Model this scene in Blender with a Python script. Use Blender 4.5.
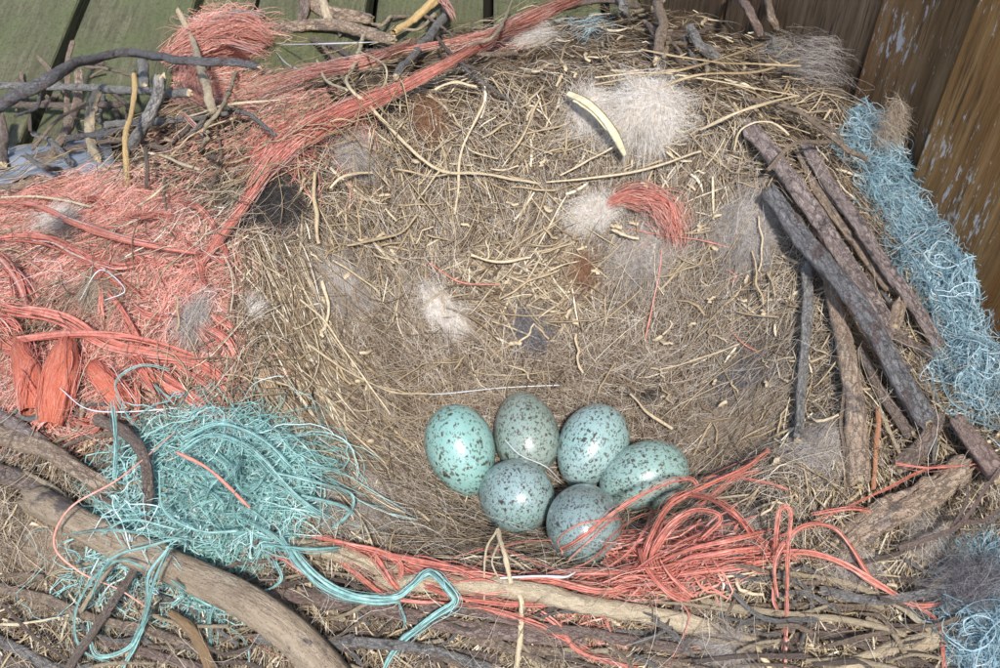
import bpy, math, random
import numpy as np
rng = np.random.default_rng(7)
random.seed(7)
R_ = math.radians
for o in list(bpy.data.objects): bpy.data.objects.remove(o)
scene = bpy.context.scene
COL = scene.collection

# ------------------------------------------------------------------ camera
F = 1123.0                       # focal length in pixels of a 1000 px wide picture
PITCH = R_(50)
FWD = np.array([0, math.cos(PITCH), -math.sin(PITCH)])
UP = np.array([0, math.sin(PITCH), math.cos(PITCH)])
RT = np.array([1.0, 0, 0])
D0 = 0.495
CAM = -D0 * FWD - (60 / F * D0) * RT + (146 / F * D0) * UP
cd = bpy.data.cameras.new('camera'); cam = bpy.data.objects.new('camera', cd); COL.objects.link(cam)
cam.location = CAM; cam.rotation_euler = (math.pi / 2 - PITCH, 0, 0)
cd.sensor_width = 36; cd.lens = 36 * F / 1000; cd.clip_start = 0.01; cd.clip_end = 50
scene.camera = cam

# ------------------------------------------------------------------ light
SUN_EL, SUN_AZ = R_(55), R_(175)       # azimuth from +y, clockwise: light comes from behind the camera
world = bpy.data.worlds.new('World'); scene.world = world; world.use_nodes = True
wn = world.node_tree.nodes; wl = world.node_tree.links
bg = wn['Background']; sky = wn.new('ShaderNodeTexSky'); sky.sky_type = 'NISHITA'; sky.sun_disc = False
sky.sun_elevation = SUN_EL; sky.sun_rotation = SUN_AZ
wl.new(sky.outputs[0], bg.inputs[0]); bg.inputs[1].default_value = 0.15
sl = bpy.data.lights.new('flash_sun', 'SUN'); sl.energy = 3.7; sl.angle = R_(4.0); sl.color = (1.0, 0.965, 0.92)  # sun lamp standing in for the flash on the camera
flash_sun = bpy.data.objects.new('flash_sun', sl); COL.objects.link(flash_sun); flash_sun.location = (0, -1, 2)
flash_sun.rotation_euler = (math.pi / 2 - SUN_EL, 0, math.pi - SUN_AZ)
scene.view_settings.view_transform = 'Standard'; scene.view_settings.look = 'None'
scene.view_settings.exposure = 0.42; scene.view_settings.gamma = 1

# ------------------------------------------------------------------ numeric helpers
def vnoise(x, y, seed=0):
    """smooth lattice noise in 2-D, about -1..1"""
    r = np.random.default_rng(seed); T = r.uniform(-1, 1, (64, 64))
    xi = np.floor(x).astype(int); yi = np.floor(y).astype(int); fx = x - xi; fy = y - yi
    fx = fx * fx * (3 - 2 * fx); fy = fy * fy * (3 - 2 * fy)
    a = T[xi % 64, yi % 64]; b = T[(xi + 1) % 64, yi % 64]; c = T[xi % 64, (yi + 1) % 64]; d = T[(xi + 1) % 64, (yi + 1) % 64]
    return (a * (1 - fx) + b * fx) * (1 - fy) + (c * (1 - fx) + d * fx) * fy

def rays(px, py):
    px = np.asarray(px, float); py = np.asarray(py, float)
    d = FWD[None] + ((px - 500) / F)[..., None] * RT + ((334 - py) / F)[..., None] * UP
    return d
def on_plane(px, py, z):
    d = rays(np.atleast_1d(px), np.atleast_1d(py)); t = (z - CAM[2]) / d[:, 2]
    return CAM + d * t[:, None]

FLOOR_Z = -0.085
CC = on_plane(575, 468, 0.0)[0][:2]
rim_px = [(850, 330, .055, .05), (800, 180, .078, .10), (690, 95, .088, .35), (560, 72, .092, .45), (420, 95, .088, .50), (300, 175, .078, .42),
          (240, 300, .066, .22), (275, 430, .052, .16), (370, 545, .036, .25), (560, 588, .030, .30), (720, 548, .035, .25), (815, 465, .045, .12)]
_rt = []
for (a, b, h, s) in rim_px:
    p = on_plane(a, b, h)[0][:2] - CC
    _rt.append((math.atan2(p[1], p[0]) % (2 * math.pi), np.hypot(*p), h, s))
_rt.sort(); _rt = np.array(_rt); _th = np.concatenate([_rt[-1:, 0] - 2 * math.pi, _rt[:, 0], _rt[:1, 0] + 2 * math.pi])
def _per(th, k): return np.interp(th, _th, np.concatenate([_rt[-1:, k], _rt[:, k], _rt[:1, k]]))
_fine = np.linspace(0, 2 * math.pi, 721)[:-1]
def _smooth(k):
    v = _per(_fine, k); ker = np.hanning(61); ker /= ker.sum()
    return np.convolve(np.concatenate([v[-30:], v, v[:30]]), ker, 'valid')
_S = {k: _smooth(k) for k in (1, 2, 3)}
def per(th, k): return np.interp(th, np.append(_fine, 2 * math.pi), np.append(_S[k], _S[k][0]))
def surf_raw(x, y):
    dx = x - CC[0]; dy = y - CC[1]; r = np.hypot(dx, dy); th = np.arctan2(dy, dx) % (2 * math.pi)
    Rr = per(th, 1); H = per(th, 2); S = per(th, 3)
    q = np.clip((r / Rr - 0.36) / 0.62, 0, 1)
    z_in = H * (0.22 * q + 0.78 * (q * q * (3 - 2 * q)))
    d = np.maximum(r - Rr, 0)
    z_out = H - S * d * np.clip(d / 0.03, 0, 1) - 0.3 * S * d
    z = np.where(r < Rr, z_in, z_out)
    w = np.clip((r / Rr - 0.35) * 2, 0.12, 1)
    z = z + w * (0.0055 * vnoise(x * 28, y * 28, 1) + 0.003 * vnoise(x * 75, y * 75, 2) + 0.0012 * vnoise(x * 210, y * 210, 3))
    return np.maximum(z, FLOOR_Z - 0.01)
GX0, GX1, GY0, GY1, GN = -0.42, 0.42, -0.24, 0.46, 620
_gx = np.linspace(GX0, GX1, GN); _gy = np.linspace(GY0, GY1, GN)
_GXX, _GYY = np.meshgrid(_gx, _gy, indexing='ij'); _GZ = surf_raw(_GXX, _GYY)
def surf(x, y):
    u = np.clip((x - GX0) / (GX1 - GX0) * (GN - 1), 0, GN - 1.001); v = np.clip((y - GY0) / (GY1 - GY0) * (GN - 1), 0, GN - 1.001)
    i = u.astype(int); j = v.astype(int); fu = u - i; fv = v - j
    return (_GZ[i, j] * (1 - fu) + _GZ[i + 1, j] * fu) * (1 - fv) + (_GZ[i, j + 1] * (1 - fu) + _GZ[i + 1, j + 1] * fu) * fv
def P(px, py, lift=0.0):
    """where the sight line of a photo pixel meets the nest surface raised by lift"""
    px = np.atleast_1d(np.asarray(px, float)); py = np.atleast_1d(np.asarray(py, float)); lift = np.broadcast_to(lift, px.shape)
    d = rays(px, py); ts = np.linspace(0.25, 1.05, 260)
    out = np.empty((len(px), 3))
    for s in range(0, len(px), 4000):
        dd = d[s:s + 4000]; X = CAM + dd[:, None, :] * ts[None, :, None]
        g = X[..., 2] - surf(X[..., 0], X[..., 1]) - lift[s:s + 4000, None]
        hit = g < 0; k = np.where(hit.any(1), hit.argmax(1), len(ts) - 1); k = np.maximum(k, 1)
        n = np.arange(len(dd)); g0 = g[n, k - 1]; g1 = g[n, k]; f = np.clip(g0 / np.where(np.abs(g0 - g1) < 1e-9, 1e-9, g0 - g1), 0, 1)
        t = ts[k - 1] + f * (ts[k] - ts[k - 1]); out[s:s + 4000] = CAM + dd * t[:, None]
    return out
def depth(p): return (p - CAM) @ FWD
def mpp(p): return depth(np.asarray(p)) / F           # metres per photo pixel

def spline(ctrl, n):
    c = np.asarray(ctrl, float)
    if len(c) == 2: return c[0] + (c[1] - c[0]) * np.linspace(0, 1, n)[:, None]
    e = np.vstack([2 * c[0] - c[1], c, 2 * c[-1] - c[-2]])
    seg = np.linalg.norm(np.diff(c, axis=0)[:, :3], axis=1); cum = np.concatenate([[0], np.cumsum(seg)]); u = np.linspace(0, cum[-1], n)
    k = np.clip(np.searchsorted(cum, u, side='right') - 1, 0, len(seg) - 1); t = ((u - cum[k]) / seg[k])[:, None]
    p0, p1, p2, p3 = e[k], e[k + 1], e[k + 2], e[k + 3]
    return 0.5 * (2 * p1 + (p2 - p0) * t + (2 * p0 - 5 * p1 + 4 * p2 - p3) * t ** 2 + (3 * p1 - p0 - 3 * p2 + p3) * t ** 3)

# ------------------------------------------------------------------ object helpers
def thing(name, label, cat, loc, group=None, kind=None):
    o = bpy.data.objects.new(name, None); COL.objects.link(o); o.location = loc; o.empty_display_size = 0.01
    o['label'] = label; o['category'] = cat
    if group: o['group'] = group
    if kind: o['kind'] = kind
    return o
def tag(o, label, cat, group=None, kind=None):
    o['label'] = label; o['category'] = cat
    if group: o['group'] = group
    if kind: o['kind'] = kind
    return o
def mesh_obj(name, V, faces, mat, parent=None, smooth=True, attrs=None):
    """V (n,3) world coordinates; faces: (m,k) array or list of lists"""
    V = np.asarray(V, float)
    if parent is None: org = np.array([*V[:, :2].mean(0), V[:, 2].min()])
    else:
        org = np.zeros(3); q = parent
        while q is not None: org = org + np.array(q.location); q = q.parent
    V = V - org
    me = bpy.data.meshes.new(name)
    if isinstance(faces, np.ndarray):
        m, k = faces.shape
        me.vertices.add(len(V)); me.vertices.foreach_set('co', V.astype(np.float32).ravel())
        me.loops.add(m * k); me.loops.foreach_set('vertex_index', faces.astype(np.int32).ravel())
        me.polygons.add(m); me.polygons.foreach_set('loop_start', np.arange(0, m * k, k, dtype=np.int32))
        me.polygons.foreach_set('loop_total', np.full(m, k, dtype=np.int32))
    else:
        me.from_pydata(V.tolist(), [], faces)
    if attrs:
        for an, arr in attrs.items():
            a = me.attributes.new(an, 'FLOAT_VECTOR', 'POINT'); a.data.foreach_set('vector', np.asarray(arr, np.float32).ravel())
    me.update(calc_edges=True)
    if smooth: me.polygons.foreach_set('use_smooth', np.ones(len(me.polygons), dtype=bool))
    me.materials.append(mat)
    o = bpy.data.objects.new(name, me); COL.objects.link(o)
    if parent is None: o.location = org
    else: o.parent = parent
    return o

def tubes(pts, rad, sides=3, flat=None, roll=None):
    """pts (N,K,3), rad (N,) or (N,K); returns V, F of N open tubes; flat: ratio thickness/width"""
    N, K, _ = pts.shape
    rad = np.asarray(rad, float)
    if rad.ndim == 1:
        tp = np.ones(K); tp[0] = 0.75; tp[-1] = 0.55; rad = rad[:, None] * tp[None]
    T = np.gradient(pts, axis=1); T /= np.linalg.norm(T, axis=2, keepdims=True) + 1e-12
    if roll is None:
        ref = rng.normal(size=(N, 1, 3)); ref[..., 2] += 1.2 if flat else 0
    else: ref = roll
    A = np.cross(T, ref); A /= np.linalg.norm(A, axis=2, keepdims=True) + 1e-9
    B = np.cross(T, A)
    ang = np.arange(sides) * 2 * math.pi / sides; fl = 1.0 if flat is None else flat
    V = pts[:, :, None, :] + rad[:, :, None, None] * (np.cos(ang)[None, None, :, None] * A[:, :, None, :] + fl * np.sin(ang)[None, None, :, None] * B[:, :, None, :])
    idx = np.arange(N * K * sides).reshape(N, K, sides)
    a = idx[:, :-1, :]; b = idx[:, 1:, :]; a2 = np.roll(a, -1, 2); b2 = np.roll(b, -1, 2)
    Fc = np.stack([a, a2, b2, b], -1).reshape(-1, 4)
    return V.reshape(-1, 3), Fc

def ribbons(pts, rad):
    """very fine fibres as single strips, two triangles a segment"""
    N, K, _ = pts.shape; rad = np.asarray(rad, float)[:, None] * (1 - .5 * np.abs(np.linspace(-1, 1, K)[None]) ** 3)
    T = np.gradient(pts, axis=1); T /= np.linalg.norm(T, axis=2, keepdims=True) + 1e-12
    ref = rng.normal(size=(N, 1, 3)) * .6 + (CAM - pts[:, :1]) / .5 * .9; A = np.cross(T, ref); A /= np.linalg.norm(A, axis=2, keepdims=True) + 1e-9
    V = np.stack([pts - A * rad[..., None], pts + A * rad[..., None]], 2); idx = np.arange(N * K * 2).reshape(N, K, 2)
    Fc = np.stack([idx[:, :-1, 0], idx[:, :-1, 1], idx[:, 1:, 1], idx[:, 1:, 0]], -1).reshape(-1, 4); return V.reshape(-1, 3), Fc
def crawl(p0, heading, length, K, curl, lift0, lift_amp, wob=0.0):
    """paths creeping over the nest surface. p0 (N,2..3), all others (N,)"""
    N = len(p0); st = (length / (K - 1))
    kap = rng.normal(size=N) * curl; th = heading.copy()
    x = p0[:, 0].copy(); y = p0[:, 1].copy(); X = np.empty((N, K)); Y = np.empty((N, K))
    for k in range(K):
        X[:, k] = x; Y[:, k] = y
        th = th + kap * st + rng.normal(size=N) * wob
        kap = kap + rng.normal(size=N) * curl * 0.35
        x = x + np.cos(th) * st; y = y + np.sin(th) * st
    u = np.linspace(0, 1, K)[None]; ph = rng.uniform(0, 6.28, (N, 1)); fr = rng.uniform(1.5, 5, (N, 1))
    L = lift0[:, None] + lift_amp[:, None] * (0.5 + 0.5 * np.sin(ph + fr * u)) + lift_amp[:, None] * rng.uniform(-.6, .6, (N, 1)) * (u - .5)
    return np.stack([X, Y, surf(X, Y) + L], -1)

# ------------------------------------------------------------------ materials
def mat_base(name, rough=0.7, spec=0.3):
    m = bpy.data.materials.new(name); m.use_nodes = True; n = m.node_tree.nodes; l = m.node_tree.links
    b = n['Principled BSDF']; b.inputs['Roughness'].default_value = rough; b.inputs['Specular IOR Level'].default_value = spec
    return m, n, l, b
def ramp(n, l, src, stops, interp='LINEAR'):
    r = n.new('ShaderNodeValToRGB'); r.color_ramp.interpolation = interp; e = r.color_ramp.elements
    while len(e) > 1: e.remove(e[0])
    e[0].position = stops[0][0]; e[0].color = (*stops[0][1], 1)
    for p, c in stops[1:]: q = e.new(p); q.color = (*c, 1)
    if src is not None: l.new(src, r.inputs[0])
    return r
def mixc(n, l, fac, a, b, mode='MIX'):
    m = n.new('ShaderNodeMix'); m.data_type = 'RGBA'; m.blend_type = mode
    for s, v in ((0, fac), (6, a), (7, b)):
        if hasattr(v, 'is_linked') or hasattr(v, 'links'): l.new(v, m.inputs[s])
        elif s == 0: m.inputs[0].default_value = v
        else: m.inputs[s].default_value = (*v, 1)
    return m.outputs[2]
def noise(n, l, vec, scale, detail=4, rough=0.55):
    t = n.new('ShaderNodeTexNoise'); t.inputs['Scale'].default_value = scale; t.inputs['Detail'].default_value = detail; t.inputs['Roughness'].default_value = rough
    if vec is not None: l.new(vec, t.inputs['Vector'])
    return t
def maprange(n, l, src, a, b, c=0, d=1):
    t = n.new('ShaderNodeMapRange'); l.new(src, t.inputs[0]); t.inputs[1].default_value = a; t.inputs[2].default_value = b; t.inputs[3].default_value = c; t.inputs[4].default_value = d
    return t.outputs[0]
def bump(n, l, b, h, dist, strength=1.0):
    t = n.new('ShaderNodeBump'); t.inputs['Distance'].default_value = dist; t.inputs['Strength'].default_value = strength
    l.new(h, t.inputs['Height']); l.new(t.outputs[0], b.inputs['Normal']); return t

def soften(c, sat=.78, lift=.10):
    g_ = .3 * c[0] + .59 * c[1] + .11 * c[2]; return tuple(min(.9, (g_ + (x - g_) * sat) * (1 + lift) + lift * .25) for x in c)
def fibre_mat(name, stops, rough=0.75, spec=0.2, trans=0.0, scale=500):
    sat_ = .86 if any(k_ in name for k_ in ('hay', 'straw', 'stem', 'hair', 'tan', 'white', 'root')) else .8
    stops = [(p_, soften(c_, sat_)) for p_, c_ in stops]
    m, n, l, b = mat_base(name, rough, spec)
    g = n.new('ShaderNodeNewGeometry'); r = ramp(n, l, g.outputs['Random Per Island'], stops)
    tc = n.new('ShaderNodeTexCoord'); nz = noise(n, l, tc.outputs['Object'], scale, 3)
    f = maprange(n, l, nz.outputs[0], 0.3, 0.7, 0.72, 1.15)
    vm = n.new('ShaderNodeVectorMath'); vm.operation = 'SCALE'; l.new(r.outputs[0], vm.inputs[0]); l.new(f, vm.inputs['Scale'])
    l.new(vm.outputs[0], b.inputs['Base Color'])
    if trans > 0:
        out = n['Material Output']; t = n.new('ShaderNodeBsdfTranslucent'); l.new(vm.outputs[0], t.inputs[0])
        mx = n.new('ShaderNodeMixShader'); mx.inputs[0].default_value = trans
        l.new(b.outputs[0], mx.inputs[1]); l.new(t.outputs[0], mx.inputs[2]); l.new(mx.outputs[0], out.inputs[0])
    return m
def hexc(h):
    v = [int(h[i:i + 2], 16) / 255 for i in (0, 2, 4)]
    return tuple(c / 12.92 if c < .04045 else ((c + .055) / 1.055) ** 2.4 for c in v)

M = {}
M['hay'] = fibre_mat('dry_hay', [(0, hexc('4e3d2c')), (.2, hexc('735c43')), (.5, hexc('98805f')), (.75, hexc('b59f7b')), (.92, hexc('cfbd99')), (1, hexc('e8dec6'))], .6, .3, .12)
M['straw'] = fibre_mat('pale_straw', [(0, hexc('9c8259')), (.4, hexc('b79f75')), (.7, hexc('cdb994')), (1, hexc('e6dabd'))], .5, .4, .1, 700)
M['straw_tan'] = fibre_mat('tan_straw', [(0, hexc('8c7350')), (.5, hexc('a88f66')), (1, hexc('c2ab80'))], .5, .4, .1, 700)
M['straw_brown'] = fibre_mat('brown_stem', [(0, hexc('5c4630')), (.5, hexc('7d6346')), (1, hexc('9a7f5c'))], .6, .3, .0, 700)
M['brown_root'] = fibre_mat('brown_rootlets', [(0, hexc('3c2c20')), (.5, hexc('5f4834')), (1, hexc('85684a'))], .7, .2)
M['hair'] = fibre_mat('grey_hair', [(0, hexc('75624d')), (.3, hexc('9a8670')), (.7, hexc('bfae99')), (1, hexc('e8e0d3'))], .5, .3, .2)
M['wool_white'] = fibre_mat('white_wool', [(0, hexc('c6b096')), (.3, hexc('e0d5c5')), (1, hexc('f6f0e6'))], .8, .1, .3)
M['wool_grey'] = fibre_mat('grey_wool', [(0, hexc('94877b')), (.5, hexc('b3a79c')), (1, hexc('d6cec6'))], .8, .1, .3)
M['wool_tan'] = fibre_mat('tan_wool', [(0, hexc('917a60')), (.5, hexc('b09a80')), (1, hexc('cfbfa8'))], .8, .1, .3)
M['wool_brown'] = fibre_mat('brown_wool', [(0, hexc('6b4226')), (.5, hexc('8a5a36')), (1, hexc('a8774c'))], .7, .1, .2)
M['wool_dark'] = fibre_mat('dark_wool', [(0, hexc('17130f')), (.6, hexc('2c2520')), (1, hexc('5b5048'))], .6, .2, .1)
M['wool_slate'] = fibre_mat('slate_wool', [(0, hexc('3c3a3c')), (.5, hexc('636064')), (1, hexc('9a959a'))], .6, .2, .2)
M['orange'] = fibre_mat('orange_twine', [(0, hexc('d36a50')), (.4, hexc('e88469')), (.8, hexc('f29f86')), (1, hexc('f8c8ba'))], .32, .6, .35)
M['orange_fine'] = fibre_mat('orange_fibre', [(0, hexc('d68069')), (.4, hexc('ea987f')), (.8, hexc('f3ac96')), (1, hexc('f9d6ca'))], .5, .4, .25)
M['teal'] = fibre_mat('teal_twine', [(0, hexc('66a59e')), (.4, hexc('86c0ba')), (.8, hexc('9dd2cc')), (1, hexc('cdebe7'))], .35, .5, .25)
M['blue'] = fibre_mat('blue_twine', [(0, hexc('5d8593')), (.4, hexc('7aa3b1')), (.8, hexc('97bcc7')), (1, hexc('c2dae1'))], .5, .4, .25)

def bark_mat(name, stops, patch=None, pscale=1.0, rough=0.8, crack=1.0, patch_amt=.55):
    stops = [(p_, soften(c_, .9, .45 if 'bark' in name and 'root' not in name else .12)) for p_, c_ in stops]; patch = soften(patch, .85, .25) if patch else None
    m, n, l, b = mat_base(name, rough, .2)
    at = n.new('ShaderNodeAttribute'); at.attribute_name = 'barkco'; v = at.outputs['Vector']
    mp = n.new('ShaderNodeMapping'); mp.inputs['Scale'].default_value = (1, 1, .22); l.new(v, mp.inputs[0])
    n1 = noise(n, l, mp.outputs[0], 2.6 * pscale, 9, .72); r = ramp(n, l, n1.outputs[0], stops)
    c = r.outputs[0]
    if patch:
        n2 = noise(n, l, v, .55 * pscale, 5, .6); f = maprange(n, l, n2.outputs[0], patch_amt, patch_amt + .07)
        c = mixc(n, l, f, c, patch)
    n4 = noise(n, l, v, 9 * pscale, 3, .6); f4 = maprange(n, l, n4.outputs[0], .55, .7, 0, .7); c = mixc(n, l, f4, c, tuple(x * .5 for x in stops[0][1]))
    l.new(c, b.inputs['Base Color'])
    mp3 = n.new('ShaderNodeMapping'); mp3.inputs['Scale'].default_value = (1, 1, .3); l.new(v, mp3.inputs[0])
    n3 = noise(n, l, mp3.outputs[0], 5 * pscale, 8, .7)
    vo = n.new('ShaderNodeTexVoronoi'); vo.feature = 'DISTANCE_TO_EDGE'; vo.inputs['Scale'].default_value = 1.7 * pscale; nw = noise(n, l, v, 3, 4, .7); va = n.new('ShaderNodeVectorMath'); va.operation = 'MULTIPLY_ADD'
    l.new(nw.outputs['Color'], va.inputs[0]); va.inputs[1].default_value = (.9,) * 3; mv = n.new('ShaderNodeMapping'); mv.inputs['Scale'].default_value = (1, 1, .45); l.new(v, mv.inputs[0]); l.new(mv.outputs[0], va.inputs[2]); l.new(va.outputs[0], vo.inputs['Vector'])
    fe = maprange(n, l, vo.outputs['Distance'], 0, .09, 0, 1); c2 = mixc(n, l, maprange(n, l, vo.outputs['Distance'], 0, .05, .10 if crack < 1 else .42, 0), c, tuple(x * .35 for x in stops[0][1])); l.new(c2, b.inputs['Base Color'])
    ad = n.new('ShaderNodeMath'); ad.operation = 'MULTIPLY_ADD'; l.new(fe, ad.inputs[0]); ad.inputs[1].default_value = .3 if crack >= 1 else .04; l.new(n3.outputs[0], ad.inputs[2]); bump(n, l, b, ad.outputs[0], .0035 * crack)
    return m
M['bark_char'] = bark_mat('charcoal_bark', [(.25, hexc('3c3a3b')), (.5, hexc('625f60')), (.75, hexc('8b8787'))], hexc('6a5450'))
M['bark_purple'] = bark_mat('purple_brown_bark', [(.25, hexc('5b4842')), (.5, hexc('8d7870')), (.75, hexc('b7a59c'))], hexc('6b5c58'))
M['bark_tan'] = bark_mat('tan_bark', [(.25, hexc('6e523b')), (.5, hexc('a3866a')), (.75, hexc('ccb597'))], hexc('8a7a70'))
M['bark_grey'] = bark_mat('grey_bark', [(.25, hexc('59544f')), (.5, hexc('8a857f')), (.75, hexc('b3aea8'))], hexc('6f6862'))
M['bark_brown'] = bark_mat('brown_bark', [(.25, hexc('46352a')), (.5, hexc('786050')), (.75, hexc('a38d7a'))], hexc('85776c'))
M['peeled'] = bark_mat('peeled_wood', [(.2, hexc('957b5c')), (.5, hexc('c7b391')), (.8, hexc('e3d5b8'))], hexc('a08a6c'), rough=.6, crack=.5)
M['pinkish'] = bark_mat('pinkish_wood', [(.2, hexc('86675a')), (.5, hexc('b09488')), (.8, hexc('cfbcb0'))], hexc('947a68'), rough=.7)
M['big_branch'] = bark_mat('weathered_branch_wood', [(.25, hexc('7b6450')), (.5, hexc('ac967b')), (.78, hexc('cdbda3'))], hexc('514440'), pscale=.9, patch_amt=.55, crack=.95)
M['yellow_twig'] = bark_mat('yellow_twig_wood', [(.2, hexc('a5834c')), (.5, hexc('c9a768')), (.8, hexc('dcc48a'))], None, rough=.55, crack=.3)
M['rust_twig'] = bark_mat('rust_twig_bark', [(.2, hexc('6e3d16')), (.5, hexc('a5622a')), (.8, hexc('c8854a'))], None, rough=.5, crack=.3)
M['cut'] = bark_mat('cut_wood', [(.2, hexc('a98f6c')), (.5, hexc('cdb68f')), (.8, hexc('e0d0b0'))], None, rough=.8, crack=.3)
M['pale_root'] = bark_mat('pale_root_bark', [(.2, hexc('b39872')), (.5, hexc('d6c19a')), (.8, hexc('e8dabb'))], None, rough=.6, crack=.2)
M['leaf'] = bark_mat('dry_leaf', [(.2, hexc('7b5d3c')), (.5, hexc('9d7d56')), (.8, hexc('b99a72'))], None, rough=.7, crack=.6)

# nest bed
m, n, l, b = mat_base('nest_bed', .9, .1); M['bed'] = m
tc = n.new('ShaderNodeTexCoord'); mp = n.new('ShaderNodeMapping'); mp.inputs['Scale'].default_value = (1, 1, 1); l.new(tc.outputs['Object'], mp.inputs[0])
n1 = noise(n, l, mp.outputs[0], 130, 8, .75); r1 = ramp(n, l, n1.outputs[0], [(.3, hexc('2f241a')), (.5, hexc('5c4a37')), (.7, hexc('8e795c'))])
n2 = noise(n, l, mp.outputs[0], 25, 3); f2 = maprange(n, l, n2.outputs[0], .4, .65); c = mixc(n, l, f2, r1.outputs[0], hexc('756655'))
l.new(c, b.inputs['Base Color']); bump(n, l, b, n1.outputs[0], .006)

# timber
def board_mat(name, stops, streak, paint=None, moss=None, rust=None, gs=1.0, rough=.75, along='z', paint_amt=.66):
    m, n, l, b = mat_base(name, rough, .25)
    tc = n.new('ShaderNodeTexCoord'); oi = n.new('ShaderNodeObjectInfo')
    add = n.new('ShaderNodeVectorMath'); add.operation = 'ADD'; l.new(tc.outputs['Object'], add.inputs[0])
    sc = n.new('ShaderNodeVectorMath'); sc.operation = 'SCALE'; cmb = n.new('ShaderNodeCombineXYZ')
    for i in range(3): l.new(oi.outputs['Random'], cmb.inputs[i])
    l.new(cmb.outputs[0], sc.inputs[0]); sc.inputs['Scale'].default_value = 3.0; l.new(sc.outputs[0], add.inputs[1])
    mp = n.new('ShaderNodeMapping'); s = {'z': (1, 1, .07), 'y': (1, .07, 1)}[along]; mp.inputs['Scale'].default_value = s; l.new(add.outputs[0], mp.inputs[0])
    n1 = noise(n, l, mp.outputs[0], 140 * gs, 8, .7); r = ramp(n, l, n1.outputs[0], stops)
    n2 = noise(n, l, mp.outputs[0], 420 * gs, 4, .7); f = maprange(n, l, n2.outputs[0], .52, .68); c = mixc(n, l, f, r.outputs[0], streak)
    if moss:
        n5 = noise(n, l, add.outputs[0], 22, 6, .65); f5 = maprange(n, l, n5.outputs[0], .35, .62); c = mixc(n, l, f5, c, moss)
        n6 = noise(n, l, add.outputs[0], 330, 5, .7); f6 = maprange(n, l, n6.outputs[0], .48, .66, 0, .6); c = mixc(n, l, f6, c, tuple(x * .45 for x in moss))
    if rust:
        n7 = noise(n, l, mp.outputs[0], 26, 4, .6); f7 = maprange(n, l, n7.outputs[0], .54, .64, 0, .8); c = mixc(n, l, f7, c, rust)
    if paint:
        mq = n.new('ShaderNodeMapping'); s = {'z': (1, 1, .3), 'y': (1, .3, 1)}[along]; mq.inputs['Scale'].default_value = s; l.new(add.outputs[0], mq.inputs[0])
        n3 = noise(n, l, mq.outputs[0], 330, 6, .7); n4 = noise(n, l, add.outputs[0], 18, 2)
        mul = n.new('ShaderNodeMath'); mul.operation = 'MULTIPLY_ADD'; l.new(n4.outputs[0], mul.inputs[0]); mul.inputs[1].default_value = .5; l.new(n3.outputs[0], mul.inputs[2])
        f3 = maprange(n, l, mul.outputs[0], paint_amt + .19, paint_amt + .24); c = mixc(n, l, f3, c, paint)
    l.new(c, b.inputs['Base Color']); bump(n, l, b, n1.outputs[0], .009)
    return m
M['wall_board'] = board_mat('brown_wall_board', [(.25, hexc('5c4228')), (.5, hexc('98754f')), (.75, hexc('bb9a74'))], hexc('634932'), paint=hexc('d0cccd'), rust=hexc('8c5a2c'), paint_amt=.62)
M['wall_board_grey'] = board_mat('grey_wall_board', [(.25, hexc('57432f')), (.5, hexc('886e53')), (.75, hexc('a89077'))], hexc('3f362e'), gs=1.4)
M['wall_post'] = board_mat('brown_post', [(.25, hexc('5d4225')), (.5, hexc('9b7344')), (.75, hexc('c09a68'))], hexc('554029'), paint=hexc('cfcac6'), rust=hexc('8b5a24'), gs=.6, paint_amt=.65)
M['floor_board'] = board_mat('mossy_floor_board', [(.25, hexc('4a4636')), (.5, hexc('7b765e')), (.75, hexc('a29d82'))], hexc('524d3a'), moss=hexc('747a55'), along='y')
M['dark'] = mat_base('dark_ground', .95, .05)[0]; M['dark'].node_tree.nodes['Principled BSDF'].inputs['Base Color'].default_value = (.02, .018, .014, 1)

# ------------------------------------------------------------------ setting: ground below, floor boards, wall
def box_mesh(x0, x1, y0, y1, z0, z1, bev=.002, nx=1):
    """bevelled box as vertex list + faces (chamfered top edges)"""
    b_ = bev
    V = [(x0, y0, z0), (x1, y0, z0), (x1, y1, z0), (x0, y1, z0), (x0, y0, z1 - b_), (x1, y0, z1 - b_), (x1, y1, z1 - b_), (x0, y1, z1 - b_),
         (x0 + b_, y0 + b_, z1), (x1 - b_, y0 + b_, z1), (x1 - b_, y1 - b_, z1), (x0 + b_, y1 - b_, z1)]
    Fc = [(0, 3, 2, 1), (0, 1, 5, 4), (1, 2, 6, 5), (2, 3, 7, 6), (3, 0, 4, 7), (4, 5, 9, 8), (5, 6, 10, 9), (6, 7, 11, 10), (7, 4, 8, 11), (8, 9, 10, 11)]
    return np.array(V), [list(f) for f in Fc]
V = np.array([(-2, -2, FLOOR_Z - .05), (2, -2, FLOOR_Z - .05), (2, 3, FLOOR_Z - .05), (-2, 3, FLOOR_Z - .05)], float)
g = mesh_obj('ground', V, np.array([[0, 1, 2, 3]]), M['dark']); tag(g, 'dark gap beneath the floor boards', 'ground', kind='structure')
fl = thing('floor', 'old mossy green wooden floor boards behind the nest', 'floor', (0, 0, FLOOR_Z - .03), kind='structure')
jx = [on_plane(a, 2, FLOOR_Z)[0][0] for a in (83, 199)]
w_ = jx[1] - jx[0]
edges = [jx[0] - w_ * k for k in (3, 2, 1)] + [jx[0], jx[1]] + [jx[1] + .045] + [jx[1] + .045 + w_ * k for k in range(1, 5)]
gap = [.004, .004, .004, .0048, .0026, .0022, .004, .004, .004, .004]
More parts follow.
